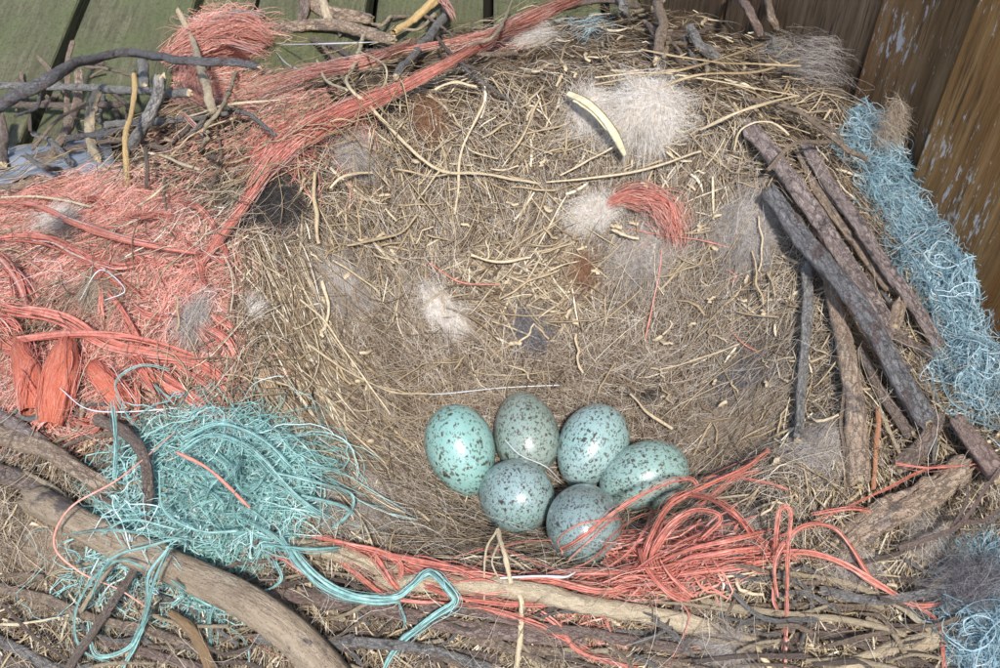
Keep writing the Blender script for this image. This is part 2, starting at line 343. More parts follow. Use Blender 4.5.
for i in range(len(edges) - 1):
    a = edges[i] + gap[i]; c = edges[i + 1] - gap[i + 1]
    V, Fc = box_mesh(a, c, -.6, 1.2, FLOOR_Z - .028, FLOOR_Z + (.001 if i % 2 else -.0008), .0015)
    V[[1, 2, 5, 6, 9, 10], 0] += rng.uniform(-.001, .001, 6)
    mesh_obj('board', V, Fc, M['floor_board'], fl, smooth=False)

# wall at the right, running away to the left
wa = on_plane(962, 285, .045)[0]; wb = on_plane(775, 12, .045)[0]
wdir = (wb - wa)[:2]; wdir /= np.linalg.norm(wdir); wnor = np.array([-wdir[1], wdir[0]])
if wnor @ (CC - wa[:2]) < 0: wnor = -wnor
wall = thing('wooden_wall', 'brown wooden wall of upright boards with flaking white paint at upper right', 'wall', (wa[0], wa[1], FLOOR_Z))
def wall_t(px, py):      # parameter along the wall line hit by a pixel ray
    d = rays([px], [py])[0]; t = ((wa[:2] - CAM[:2]) @ wnor) / (d[:2] @ wnor); h = CAM + d * t
    return (h[:2] - wa[:2]) @ wdir, h[2]
t_gap = wall_t(952, 90)[0]; t_mid = wall_t(862, 60)[0]
def wall_board(t0, t1, off0, thick, z0, z1, mat, lab=None):
    V, Fc = box_mesh(t0, t1, z0, z1, 0, thick, .002)
    # local: x along wall, y vertical, z out of wall ; subdivide along height for a slightly warped face
    W = np.empty_like(V)
    W[:, :2] = wa[:2] + V[:, :1] * wdir + (V[:, 2:3] + off0) * wnor; W[:, 2] = V[:, 1]
    o = mesh_obj('board', W, Fc, mat, wall, smooth=False)
    if lab: o['label'] = lab
    return o
wall_board(t_gap + .0012, t_mid - .0006, -.02, .02, FLOOR_Z, .75, M['wall_board'], 'brown board with white paint flecks')
wall_board(t_mid + .0006, t_mid + .16, -.021, .02, FLOOR_Z, .75, M['wall_board_grey'], 'darker grey-brown weathered board')
wall_board(t_mid + .162, t_mid + .34, -.02, .02, FLOOR_Z, .75, M['wall_board_grey'])
wall_board(t_mid + .342, t_mid + .52, -.021, .02, FLOOR_Z, .75, M['wall_board_grey'])
wall_board(t_gap - .17, t_gap - .0012, -.02, .026, FLOOR_Z, .75, M['wall_post'], 'deeply grained brown board nearest the camera')
wall_board(t_gap - .36, t_gap - .172, -.02, .022, FLOOR_Z, .75, M['wall_board'])

# ------------------------------------------------------------------ nest
nest = thing('nest', 'large cup nest of sticks, hay and hair holding six eggs', 'nest', (CC[0], CC[1], FLOOR_Z))
NG = 250
gx = np.linspace(-.40, .36, NG); gy = np.linspace(-.20, .42, NG); XX, YY = np.meshgrid(gx, gy, indexing='ij')
ZZ = surf(XX, YY) + .0014 * rng.normal(size=XX.shape) - .001
idx = np.arange(NG * NG).reshape(NG, NG)
Fc = np.stack([idx[:-1, :-1], idx[1:, :-1], idx[1:, 1:], idx[:-1, 1:]], -1).reshape(-1, 4)
zz = ZZ.ravel(); keep = (zz[Fc] > FLOOR_Z + .001).any(1)
# keep the bed on the nest's side of the wall
vx = XX.ravel(); vy = YY.ravel(); side = (vx - wa[0]) * wnor[0] + (vy - wa[1]) * wnor[1]; keep &= (side[Fc] > .004).all(1)
Fc = Fc[keep]; used, inv = np.unique(Fc, return_inverse=True)
mesh_obj('nest_bed', np.stack([vx, vy, zz], -1)[used], inv.reshape(Fc.shape), M['bed'], nest)

def in_front_of_wall(p, m_=.004): return ((p[..., :2] - wa[:2]) @ wnor) > m_
def sample_px(n, x0=-60, x1=1060, y0=-40, y1=720):
    return rng.uniform(x0, x1, n), rng.uniform(y0, y1, n)
def cup_tangent(p):
    return np.arctan2(p[:, 1] - CC[1], p[:, 0] - CC[0]) + math.pi / 2
def rr(p):
    d = p[:, :2] - CC; th = np.arctan2(d[:, 1], d[:, 0]) % (2 * math.pi); return np.hypot(d[:, 0], d[:, 1]) / per(th, 1)
def layer(name, n, mat, length, rad, K, curl, lift, amp, spread, sides=3, flat=None, wob=0., box=None, dens=None, parent=nest):
    px, py = sample_px(n, *(box or (-60, 1060, -40, 720)))
    p = P(px, py); ok = in_front_of_wall(p, .012) & (p[:, 2] > FLOOR_Z + .012)
    if dens is not None: ok &= rng.uniform(size=n) < dens(p, px, py)
    p = p[ok]; n = len(p)
    hd = cup_tangent(p) + rng.normal(size=n) * spread * .75 + 1.3 * vnoise(p[:, 0] * 55 + 9, p[:, 1] * 55, 17) + rng.integers(0, 2, n) * math.pi
    L = rng.uniform(*length, n); pts = crawl(p, hd, L, K, curl, rng.uniform(*lift, n), rng.uniform(*amp, n), wob)
    ok = in_front_of_wall(pts, .003).all(1) & (pts[..., 2] > FLOOR_Z + .002).all(1); pts = pts[ok]
    r = np.exp(rng.uniform(math.log(rad[0]), math.log(rad[1]), len(pts)))
    V, Fc = ribbons(pts, r) if sides == 2 else tubes(pts, r, sides, flat); o = mesh_obj(name, V, Fc, mat, parent, smooth=sides > 3); o['kind'] = 'stuff'; return o
cup_w = lambda p: np.clip((1.05 - rr(p)) / .3, 0, 1)
layer('rootlet_lining', 3600, M['brown_root'], (.010, .04), (.00012, .0003), 7, 50, (-.001, .001), (.0, .003), .9)
layer('hay_lining', 22000, M['hay'], (.005, .024), (.0001, .00034), 5, 40, (-.0005, .002), (.0, .0035), .9, 3, .5)
layer('long_hay_lining', 3200, M['hay'], (.03, .075), (.0001, .00024), 11, 22, (.0, .003), (.001, .005), .45)
layer('hair_lining', 36000, M['hair'], (.015, .06), (.00004, .0001), 8, 60, (.0, .0035), (.0, .004), .9, sides=2, wob=.12, dens=lambda p, x, y: (.3 + .7 * cup_w(p)) * np.clip(.6 + (y - 150) / 200 * .4, .55, 1))
layer('dust_lining', 8000, M['wool_tan'], (.008, .02), (.00004, .0001), 6, 120, (.0, .0025), (.0, .003), .9, sides=2, wob=.3, dens=lambda p, x, y: np.clip(.25 + 1.4 * vnoise(p[:, 0] * 45, p[:, 1] * 45, 44), 0, 1))
layer('straw_litter', 2400, M['straw'], (.004, .018), (.0003, .0009), 4, 30, (.0015, .005), (.0, .002), 1.2, 5, .35, dens=lambda p, x, y: np.clip((rr(p) - .35) / .4, .12, 1))
layer('stem_litter', 620, M['straw_tan'], (.018, .05), (.00022, .0005), 6, 14, (.002, .006), (.0, .003), 1.0, 4, .5, dens=lambda p, x, y: np.where(y < 240, 1.0, .3) * (rr(p) > .35))
layer('net_straw', 1500, M['hay'], (.008, .035), (.00015, .0004), 6, 30, (.008, .016), (.0, .003), 1.2, 3, .5, box=(-10, 260, 180, 440), dens=lambda p, x, y: np.clip(.5 + 1.2 * vnoise(p[:, 0] * 40, p[:, 1] * 40, 51), 0, 1))
# swept hay on the left wall of the cup
def swept(n, x0, x1, y0, y1, deg, mat, spread=.18, L=(.03, .06), rad=(.00018, .0004)):
    px, py = rng.uniform(x0, x1, n), rng.uniform(y0, y1, n); p = P(px, py)
    hd = R_(deg) + rng.normal(size=n) * spread
    pts = crawl(p, hd, rng.uniform(*L, n), 9, 14, rng.uniform(.001, .005, n), rng.uniform(0, .003, n))
    return tubes(pts, rng.uniform(*rad, n))
parts = [swept(700, 225, 300, 240, 400, -62, None), swept(250, 250, 330, 330, 440, -58, None), swept(260, 440, 560, 250, 330, 10, None, .6, (.012, .03), (.0003, .0007))]
off = 0; Vs = []; Fs = []
for V, Fc in parts: Vs.append(V); Fs.append(Fc + off); off += len(V)
o = mesh_obj('swept_hay', np.vstack(Vs), np.vstack(Fs), M['hay'], nest, smooth=False); o['kind'] = 'stuff'

# ------------------------------------------------------------------ eggs
def egg_mat(name, base, base2, spot, density, spot_scale, big):
    m, n, l, b = mat_base(name, .3, .5); b.inputs['Coat Weight'].default_value = .35; b.inputs['Coat Roughness'].default_value = .16
    tc = n.new('ShaderNodeTexCoord'); v = tc.outputs['Object']
    nb = noise(n, l, v, 60, 4); c = mixc(n, l, maprange(n, l, nb.outputs[0], .35, .65), base, base2)
    w = noise(n, l, v, 450, 4, .7)
    wm = n.new('ShaderNodeVectorMath'); wm.operation = 'MULTIPLY_ADD'; l.new(w.outputs['Color'], wm.inputs[0]); wm.inputs[1].default_value = (.0038,) * 3; l.new(v, wm.inputs[2])
    def spots(scale, rad_lo, thr, col, amt, c):
        vo = n.new('ShaderNodeTexVoronoi'); vo.inputs['Scale'].default_value = scale; vo.inputs['Randomness'].default_value = 1; 
        mp = n.new('ShaderNodeMapping'); mp.inputs['Scale'].default_value = (1, 1, .7); l.new(wm.outputs[0], mp.inputs[0]); l.new(mp.outputs[0], vo.inputs['Vector'])
        sp = n.new('ShaderNodeSeparateColor'); l.new(vo.outputs['Color'], sp.inputs[0])
        rad = maprange(n, l, sp.outputs[0], thr, 1.0, 0.0, rad_lo)        # only some cells carry a spot, of varied size
        lt = n.new('ShaderNodeMath'); lt.operation = 'SUBTRACT'; l.new(rad, lt.inputs[0]); l.new(vo.outputs['Distance'], lt.inputs[1])
        f = maprange(n, l, lt.outputs[0], 0.0, .16, 0, amt); return mixc(n, l, f, c, col)
    c = spots(620, .5, .15 - .1 * density, tuple(x * .55 for x in (base[0] * 1.15, base[1] * .9, base[2] * .9)), .75, c)
    c = spots(1000 * spot_scale, .68, .22 - .3 * density, spot, .8, c)
    c = spots(600 * spot_scale, .56, .38 - .3 * density, spot, .95, c)
    c = spots(230, .42, big, tuple(x * .8 for x in spot), .95, c)
    l.new(c, b.inputs['Base Color'])
    nz = noise(n, l, v, 900, 3); bump(n, l, b, nz.outputs[0], .0002, .5)
    return m
EGGS = []
def off_eggs(pts, gap=.0008):
    for c, ax, Ln, Wd in EGGS:
        d = pts - c; a = (d @ ax); rd = d - a[..., None] * ax; q = np.sqrt((a / (Ln / 2 + gap)) ** 2 + (np.linalg.norm(rd, axis=-1) / (Wd / 2 + gap)) ** 2)
        f = np.where(q < 1, 1 / np.maximum(q, .2), 1); pts = c + d * f[..., None]
    return pts
def egg(px, py, ang, tilt, Ln, Wd, lift, mat, label):
    """ang: direction of the pointed end in the picture (deg, 0 = right, 90 = up); tilt: pointed end away from camera (deg)"""
    a = R_(ang); t = R_(tilt); ax = math.cos(t) * (math.cos(a) * RT + math.sin(a) * UP) + math.sin(t) * FWD
    d = rays([px], [py])[0]; 
    # rest on the bed: walk the sight line until the egg's lowest point meets the bed
    ref = np.cross(ax, [0, 0, 1.]); ref /= np.linalg.norm(ref); ref2 = np.cross(ax, ref)
    nu, nv = 48, 40; u = np.arange(nu) / nu * 2 * math.pi; s = np.linspace(0, math.pi, nv)[1:-1]
    zc = np.cos(s); k = .20; prof = np.sin(s) * (1 - k * zc * .55 - .04 * zc * zc)      # pointed towards +axis
    rad = prof / prof.max() * Wd / 2; zz = zc * Ln / 2
    ring = rad[:, None, None] * (np.cos(u)[None, :, None] * ref + np.sin(u)[None, :, None] * ref2) + zz[:, None, None] * ax
    V = np.vstack([ring.reshape(-1, 3), ax[None] * Ln / 2, -ax[None] * Ln / 2])
    for tt in np.linspace(.35, .62, 300):
        c = CAM + d * tt; W = V + c; pen = (W[:, 2] - surf(W[:, 0], W[:, 1])).min()
        if pen < lift: break
    nr = nv - 2; id_ = np.arange(nr * nu).reshape(nr, nu); A = id_[:-1]; B = id_[1:]
    q = np.stack([A, B, np.roll(B, -1, 1), np.roll(A, -1, 1)], -1).reshape(-1, 4).tolist()
    n0 = nr * nu; q += [[n0, int(id_[0, i]), int(id_[0, (i + 1) % nu])] for i in range(nu)] + [[n0 + 1, int(id_[-1, (i + 1) % nu]), int(id_[-1, i])] for i in range(nu)]
    # local frame along the egg so that the spots stretch along its axis
    Rm = np.stack([ref, ref2, ax], 1); me = bpy.data.meshes.new('egg'); me.from_pydata((V @ Rm).tolist(), [], q); me.update()
    me.polygons.foreach_set('use_smooth', np.ones(len(me.polygons), dtype=bool)); me.materials.append(mat)
    EGGS.append((c, ax, Ln, Wd)); o = bpy.data.objects.new('egg', me); COL.objects.link(o)
    from mathutils import Matrix
    mw = Matrix([[*Rm[i], c[i]] for i in range(3)] + [[0, 0, 0, 1]]); o.matrix_world = mw
    tag(o, label, 'egg', 'six speckled eggs in the nest cup'); return o
BL = hexc('84b8b0'); 
e1 = egg_mat('egg_bright_teal', hexc('86b0a8'), hexc('96bbb4'), hexc('4a4030'), .05, 1.0, .72)
e2 = egg_mat('egg_olive_grey', hexc('91a097'), hexc('879b92'), hexc('4c4636'), .75, 1.1, .74)
e3 = egg_mat('egg_pale_blue', hexc('98b1b0'), hexc('8fafa9'), hexc('40392e'), .3, 1.1, .78)
e4 = egg_mat('egg_grey_blue', hexc('93a9a8'), hexc('8ca7a3'), hexc('46403a'), .45, 1.3, .86)
e5 = egg_mat('egg_mint', hexc('8ba9a2'), hexc('94b0a8'), hexc('453f2f'), .6, 1.1, .78)
e6 = egg_mat('egg_dull_grey', hexc('859795'), hexc('829994'), hexc('4a4743'), .85, 1.4, .86)
egg(461, 450, -72, -8, .0405, .0300, -.001, e1, 'brightest turquoise egg with a few large brown spots, leftmost of the six')
egg(526, 433, 100, 32, .0400, .0290, -.001, e2, 'olive-grey densely speckled egg, second from the left in the back row')
egg(592, 446, -122, -22, .0395, .0300, -.001, e3, 'pale blue speckled egg tilting up right, third from the left in the back row')
egg(515, 495, 170, 66, .0385, .0308, -.002, e4, 'round grey-blue finely speckled egg in front of the olive-grey egg')
egg(644, 476, 197, -6, .0395, .0290, -.001, e5, 'mint speckled egg lying sideways, rightmost of the six')
egg(584, 522, 80, 70, .0385, .0300, -.002, e6, 'dull grey-green egg nearest the camera with an orange thread over it')

# ------------------------------------------------------------------ sticks
def stick(name, ctrl, r0, r1, mat, label=None, cat='stick', sides=18, knob=.16, ends=(1, 1), twigs=(), parent=None, group=None, mid=None, jag=.6, seed=None):
    """ctrl: (px, py, lift mm) ; r0,r1 radius in photo pixels at both ends"""
    sd = seed if seed is not None else rng.integers(1000); lr = np.random.default_rng(sd)
    c = np.array(ctrl, float); p = P(c[:, 0], c[:, 1], c[:, 2] / 1000)
    Lg = np.linalg.norm(np.diff(p, axis=0), axis=1).sum(); 
    rm0 = r0 * mpp(p[0]); rm1 = r1 * mpp(p[-1]); rav = (rm0 + rm1) / 2
    n = int(np.clip(Lg / max(rav * .35, .0007), 10, 150)); c = spline(p, n); u = np.linspace(0, 1, n)
    c = c + np.stack([vnoise(u * Lg / rav * .12 + 7 * k, u * 0 + k, sd % 50 + k) for k in range(3)], -1) * rav * .30
    rad = rm0 + (rm1 - rm0) * u
    if mid: rad = rad * (1 + (mid - 1) * np.sin(math.pi * u))
    T = np.gradient(c, axis=0); T /= np.linalg.norm(T, axis=1, keepdims=True)
    A = np.cross(T, [.13, .2, 1.]); A /= np.linalg.norm(A, axis=1, keepdims=True); B = np.cross(T, A)
    ang = np.arange(sides) / sides * 2 * math.pi; aa, uu = np.meshgrid(ang, u * Lg / rav, indexing='xy')
    wave = 1 + knob * (vnoise(uu * .22 + 5 * np.cos(aa) * .25, 1.6 * np.sin(aa) + uu * .03, sd % 60) + .6 * vnoise(uu * .9 + 3 * np.cos(aa), 3 * np.sin(aa), sd % 60 + 1)
                       + .5 * vnoise(uu * .05 + 4 * np.cos(aa), 4 * np.sin(aa) + uu * .05, sd % 60 + 2))
    wave = wave + .45 * knob * vnoise(7 * np.cos(aa) + uu * .12, 7 * np.sin(aa) + uu * .1, sd % 60 + 3) + .35 * knob * vnoise(uu * 2.2, 4 * np.cos(aa) + 9, sd % 60 + 4)
    for k in range(max(1, int(Lg / rav / 9))):       # knots and leaf scars
        k0 = lr.uniform(0, Lg / rav); a0 = lr.uniform(0, 6.28)
        wave += knob * 2.6 * lr.uniform(.4, 1) * np.exp(-((uu - k0) / .55) ** 2 - ((np.angle(np.exp(1j * (aa - a0)))) / .8) ** 2)
    R2 = rad[:, None] * wave
    if ends[0]: R2[0] *= .8
    if ends[1]: R2[-1] *= .8
    V = c[:, None] + R2[..., None] * (np.cos(ang)[None, :, None] * A[:, None] + np.sin(ang)[None, :, None] * B[:, None])
    V[0] -= T[0] * (rm0 * jag * lr.uniform(-1, 1, sides))[:, None]; V[-1] += T[-1] * (rm1 * jag * lr.uniform(-1, 1, sides))[:, None]
    bc = np.stack([np.cos(aa), np.sin(aa), uu * 1.0 + sd], -1).reshape(-1, 3)
    idx = np.arange(n * sides).reshape(n, sides); a = idx[:-1]; b_ = idx[1:]
    Fc = np.stack([a, np.roll(a, -1, 1), np.roll(b_, -1, 1), b_], -1).reshape(-1, 4)
    big = max(r0, r1) >= 4.5
    if not big:
        e_ = [[o_ + i, o_ + i + 1, o_ + sides - 2 - i, o_ + sides - 1 - i] for o_ in (0, (n - 1) * sides) for i in range(sides // 2 - 1)]; Fc = np.vstack([Fc, np.array(e_)])
    has_kids = (big or twigs) and parent is None
    if has_kids:
        root = thing(name, label, cat, (p[0][0], p[0][1], p[:, 2].min()), group)
        body = mesh_obj('bark' if mat not in ('peeled',) else 'wood', V.reshape(-1, 3), Fc, M[mat], root, attrs={'barkco': bc})
    else:
        root = mesh_obj(name, V.reshape(-1, 3), Fc, M[mat], parent, attrs={'barkco': bc})
        if parent is None: tag(root, label, cat, group)
    for e, (k, sgn) in enumerate(((0, -1), (-1, 1))):
        if has_kids and big:
            ringv = V[k]; cen = ringv.mean(0) + T[k] * sgn * (rm0 if k == 0 else rm1) * .15; inner = cen + (ringv - cen) * .55 + T[k] * sgn * rav * .2 * lr.uniform(-1, 1, (sides, 1))
            W = np.vstack([ringv, inner, cen[None]]); fc = []
            for i in range(sides):
                j = (i + 1) % sides; fc += [[i, j, sides + j, sides + i], [sides + i, sides + j, 2 * sides]]
            mesh_obj('broken_end', W, fc, M['cut'], root, attrs={'barkco': (W - W.mean(0)) / rav})
    for t in twigs:
        stick('side_twig', t[0], t[1], t[2], t[3] if len(t) > 3 else mat, sides=8, parent=root)
    return root

S = stick
# right cluster
S('stick', [(748, 128, 12), (790, 180, 14), (830, 238, 14), (866, 292, 12), (893, 335, 9)], 8.6, 9.4, 'bark_purple', 'thick purplish brown stick lying beneath the charcoal stick at the right rim')
S('stick', [(800, 150, 8), (826, 205, 9), (860, 250, 10), (888, 288, 8)], 5, 4.5, 'bark_tan', 'thin yellowish tan stick between the two purplish sticks at the right rim')
S('stick', [(806, 142, 14), (840, 195, 16), (872, 245, 16), (905, 292, 14), (938, 345, 10)], 6, 7, 'bark_purple', 'purplish grey stick nearest the blue twine on the right')
S('stick', [(822, 262, 8), (842, 330, 8), (854, 400, 8), (856, 480, 6)], 6.5, 12, 'bark_tan', 'pinkish tan stick widening downward left of the charcoal stick')
S('stick', [(766, 192, 20), (792, 228, 23), (836, 282, 24), (882, 345, 22), (926, 424, 15)], 8.5, 10.5, 'bark_char', 'dark charcoal grey stick slanting over the other sticks on the right', knob=.14,
  twigs=[([(900, 372, 20), (912, 366, 24)], 3, 2)])
S('stick', [(806, 262, 8), (808, 310, 9), (803, 370, 8), (800, 440, 5)], 5.5, 4.6, 'bark_grey', 'slim pale grey upright stick at the right side of the cup')
S('stick', [(899, 300, 16), (894, 326, 14)], 6, 6.5, 'bark_tan', 'short stub with a pale cut end beside the charcoal stick')
S('stick', [(858, 350, 6), (880, 392, 7), (908, 436, 6)], 5, 6, 'bark_brown', 'dark brown stick half hidden below the charcoal stick')
S('stick', [(893, 335, 8), (912, 345, 8), (932, 358, 6)], 4.6, 4.6, 'bark_brown', 'short brown stick under the purplish grey stick end')
S('twig', [(879, 408, 8), (876, 450, 8), (874, 490, 6)], 2.6, 2.0, 'rust_twig', 'straight rust orange twig standing right of the pinkish tan stick', 'twig')
S('stick', [(940, 415, 10), (925, 445, 8), (900, 470, 6)], 7, 10, 'bark_brown', 'short dark stub at the lower end of the charcoal stick')
S('bark_chunk', [(845, 548, 6), (880, 520, 10), (920, 495, 12), (962, 466, 10)], 14, 13, 'bark_tan', 'broad flaking bark chunk at the right edge of the front rim', 'bark', sides=26, knob=.34)
S('stick', [(958, 420, 14), (975, 445, 16), (998, 478, 14)], 9, 12, 'pinkish', 'thick pale stub under the blue twine at the right edge')
S('twig', [(898, 548, 14), (930, 538, 20), (960, 524, 22), (985, 490, 22), (1010, 455, 18)], 2.6, 1.6, 'pinkish', 'forked pale grey twig curving over the right end of the front rim', 'twig', twigs=[([(962, 522, 22), (985, 520, 22), (1010, 500, 18)], 2.4, 1.5), ([(950, 530, 21), (965, 505, 22), (968, 485, 22)], 2, 1.2)])
S('twig', [(905, 560, 8), (935, 572, 14), (968, 540, 20), (1003, 512, 18)], 1.8, 1.4, 'bark_grey', 'thin grey twig below the forked pale twig on the right', 'twig')
S('twig', [(925, 590, 8), (950, 575, 14), (975, 565, 12)], 4, 5, 'peeled', 'short pale peeled twig above the dark wool at lower right', 'twig')
# front right
S('stick', [(735, 572, 5), (790, 574, 8), (850, 584, 10), (900, 607, 10), (945, 643, 8)], 2.5, 3.6, 'peeled', 'long whitish twig bowing down to the right below the orange strands', 'twig')
S('stick', [(690, 612, 5), (760, 607, 6), (820, 605, 6), (882, 610, 5)], 3, 3.2, 'bark_tan', 'straight brown twig along the front rim at lower right', 'twig')
S('stick', [(745, 622, 5), (800, 622, 6), (850, 632, 5), (900, 640, 4)], 3, 3, 'pinkish', 'pinkish twig under the straight brown twig at lower right', 'twig')
S('stick', [(780, 640, 5), (830, 636, 5), (890, 655, 4), (930, 668, 4)], 4.6, 4, 'bark_brown', 'dark brown stick in the lower right foreground')
S('stick', [(800, 690, 4), (860, 662, 6), (940, 640, 6)], 8, 10, 'peeled', 'wide pale split wood at the bottom edge right of centre')
S('stick', [(690, 655, 4), (750, 660, 5), (800, 676, 3)], 4.6, 5, 'bark_tan', 'tan stick at the bottom edge beside the pale wool tuft')
# front
S('stick', [(375, 582, 6), (440, 583, 9), (520, 592, 10), (600, 607, 10), (680, 622, 9), (760, 648, 6)], 8, 9, 'peeled', 'long pale peeled stick along the front rim under the orange strands', mid=1.15)
S('stick', [(215, 588, 4), (300, 598, 7), (400, 613, 8), (480, 628, 8), (585, 640, 5)], 6, 8, 'pinkish', 'pinkish grey stick parallel below the long pale peeled stick', knob=.1)
S('stick', [(470, 640, 3), (540, 650, 5), (620, 655, 5), (690, 668, 4)], 5, 6, 'bark_tan', 'tan stick at the bottom edge below the pinkish stick')
S('stick', [(330, 625, 4), (400, 645, 5), (500, 662, 4)], 5, 6, 'bark_brown', 'dark brown stick at the bottom edge left of centre')
S('stick', [(285, 545, 4), (330, 552, 7), (395, 572, 7)], 7, 9, 'peeled', 'short pale stick right of the teal twine')
S('stick', [(560, 628, 4), (620, 634, 6), (700, 640, 5)], 4.6, 4, 'bark_grey', 'greyish stick beneath the right end of the peeled stick')
S('stick', [(420, 606, 9), (500, 618, 12), (600, 636, 12), (690, 652, 9)], 4.6, 5.4, 'pinkish', 'pinkish stick slanting down under the right end of the long pale peeled stick')
S('stick', [(255, 640, 8), (330, 640, 11), (420, 650, 10), (490, 668, 7)], 5, 5, 'bark_grey', 'grey stick along the bottom edge right of the thick branch')
S('stick', [(700, 600, 9), (770, 612, 12), (850, 620, 12), (905, 634, 9)], 3.4, 3.0, 'peeled', 'slim pale stick under the whitish bowing twig')
S('stick', [(820, 590, 10), (880, 600, 13), (935, 590, 12)], 4.6, 4.6, 'bark_grey', 'short grey stick beside the dark wool at lower right')
# bottom left
S('branch', [(28, 502, 14), (70, 518, 20), (140, 546, 22), (205, 578, 22), (262, 612, 22), (305, 648, 20), (352, 705, 16)], 15, 20, 'big_branch', 'thick weathered branch with dark stains across the lower left corner', 'branch', sides=22, knob=.07, mid=1.0)
S('stick', [(-15, 408, 9), (15, 425, 11), (48, 447, 10)], 7, 6, 'bark_purple', 'purplish grey stick end at the left edge above the branch')
S('stick', [(-15, 432, 7), (40, 450, 12), (85, 476, 13), (112, 492, 10)], 9, 8, 'bark_tan', 'tan stick directly above the thick branch at the left edge')
S('stick', [(-15, 468, 6), (25, 482, 8), (60, 500, 7)], 10, 8, 'bark_brown', 'dark broken stick touching the left end of the thick branch')
S('stick', [(96, 418, 16), (128, 434, 22), (146, 462, 24), (145, 525, 16)], 6, 5, 'bark_brown', 'bent brown stick hooking down into the teal twine')
S('stick', [(-15, 583, 6), (40, 598, 9), (100, 620, 10), (150, 632, 10), (210, 655, 8)], 5, 4, 'bark_tan', 'long brown stick crossing the lower left under the teal twine')
S('stick', [(150, 545, 14), (122, 590, 18), (92, 632, 18), (62, 680, 12)], 3.6, 4.6, 'bark_brown', 'thin dark stick slanting down under the thick branch')
S('stick', [(-15, 635, 5), (30, 655, 7), (75, 680, 6)], 5, 5, 'bark_grey', 'grey stick in the bottom left corner')
S('twig', [(115, 560, 14), (95, 590, 17), (80, 612, 16)], 2.6, 2.2, 'peeled', 'short white peeled twig among teal loops at lower left', 'twig')
S('stick', [(-15, 655, 3), (40, 668, 4), (90, 690, 3)], 5, 5, 'bark_brown', 'brown stick below the grey stick in the bottom left corner')
S('leaf_strip', [(170, 612, 12), (195, 635, 14), (216, 680, 8)], 4, 6, 'leaf', 'curled brown leaf strip below the thick branch', 'dry leaf', knob=.2)
S('stick', [(100, 640, 5), (170, 660, 6), (240, 680, 5)], 4, 5, 'pinkish', 'pinkish stick at the bottom edge beneath the teal loops')
S('stick', [(-15, 545, 3), (40, 560, 4), (80, 585, 3)], 3, 3, 'bark_tan', 'thin tan stick below the broken end of the thick branch')
# top left
S('stick', [(-12, 112, 45), (38, 86, 60), (80, 62, 62), (130, 53, 58), (185, 60, 50), (262, 66, 35)], 6, 3.8, 'bark_char', 'smooth dark grey stick arching over the top left')
S('stick', [(-12, 85, 35), (60, 87, 42), (120, 90, 40), (190, 93, 30)], 3.4, 4.6, 'bark_grey', 'straight grey stick lying level below the arching stick')
S('stick', [(-12, 104, 20), (60, 106, 25), (120, 104, 25)], 3, 3.4, 'bark_brown', 'dark brown stick just under the level grey stick')
S('stick', [(178, 10, 45), (193, 42, 42), (204, 78, 35), (213, 112, 20)], 2.6, 4.4, 'peeled', 'broken pale stick with peeling bark pointing up at the top left', knob=.2)
S('twig', [(135, 75, 50), (133, 105, 36), (126, 140, 22), (128, 186, 6)], 2.4, 3.0, 'yellow_twig', 'yellow upright twig standing in front of the grey stub', 'twig', knob=.18, twigs=[([(85, 66, 48), (112, 70, 49), (134, 76, 50)], 1.6, 1.8, 'bark_tan')])
S('stick', [(158, 78, 46), (156, 98, 36), (143, 124, 22), (127, 152, 8)], 7, 6, 'bark_grey', 'stout crooked grey stub right of the yellow twig', knob=.14)
S('stick', [(141, 63, 40), (146, 88, 28)], 5, 5, 'bark_grey', 'short knobbly stub behind the arching stick')
S('stick', [(72, 41, 52), (68, 70, 44), (67, 110, 24), (68, 135, 10)], 2.4, 3.6, 'bark_tan', 'thin brown stick poking up above the arching stick')
S('stick', [(78, 72, 40), (77, 105, 26), (62, 138, 12), (44, 168, 4)], 4.6, 5, 'bark_tan', 'bundled brown stick left of the pale knobbly twig')
S('stick', [(97, 93, 34), (89, 115, 24), (90, 140, 14), (97, 160, 6)], 4.6, 4, 'peeled', 'pale knobbly twig among the dark sticks at top left', knob=.25)
S('twig', [(33, 134, 20), (50, 140, 18), (72, 164, 8)], 2.6, 3, 'bark_grey', 'short pale grey twig lying on the grey-blue sheet', 'twig')
S('twig', [(88, 104, 34), (60, 118, 30), (32, 150, 14)], 1.6, 1.6, 'bark_tan', 'fine bent twig over the grey-blue sheet', 'twig')
S('stick', [(1, 115, 30), (4, 140, 16), (2, 165, 8)], 4.6, 5, 'bark_brown', 'upright dark stub at the left edge')
S('stick', [(-10, 165, 4), (60, 152, 8), (120, 140, 10), (170, 150, 6)], 3, 3, 'bark_brown', 'dark stick lying across the foot of the upright twigs')
S('stick', [(-12, 188, 6), (20, 187, 8), (58, 180, 6)], 4, 4.6, 'bark_tan', 'tan stick at the left edge above the orange twine')
S('stick', [(105, 125, 16), (160, 122, 16), (230, 112, 12)], 3.4, 3, 'bark_grey', 'grey stick behind the pale straws right of the stub')
S('stick', [(60, 140, 12), (110, 132, 16), (150, 118, 16)], 3, 3, 'bark_char', 'charcoal twig between the grey stub and the knobbly twig', 'twig')
S('twig', [(40, 95, 40), (36, 108, 32), (14, 116, 30)], 2, 1.6, 'bark_char', 'small dark side twig hanging below the arching stick', 'twig')
S('twig', [(38, 57, 44), (50, 72, 40), (66, 98, 24)], 2, 2.2, 'bark_tan', 'slender tan twig left of the stick poking up at the top left', 'twig')
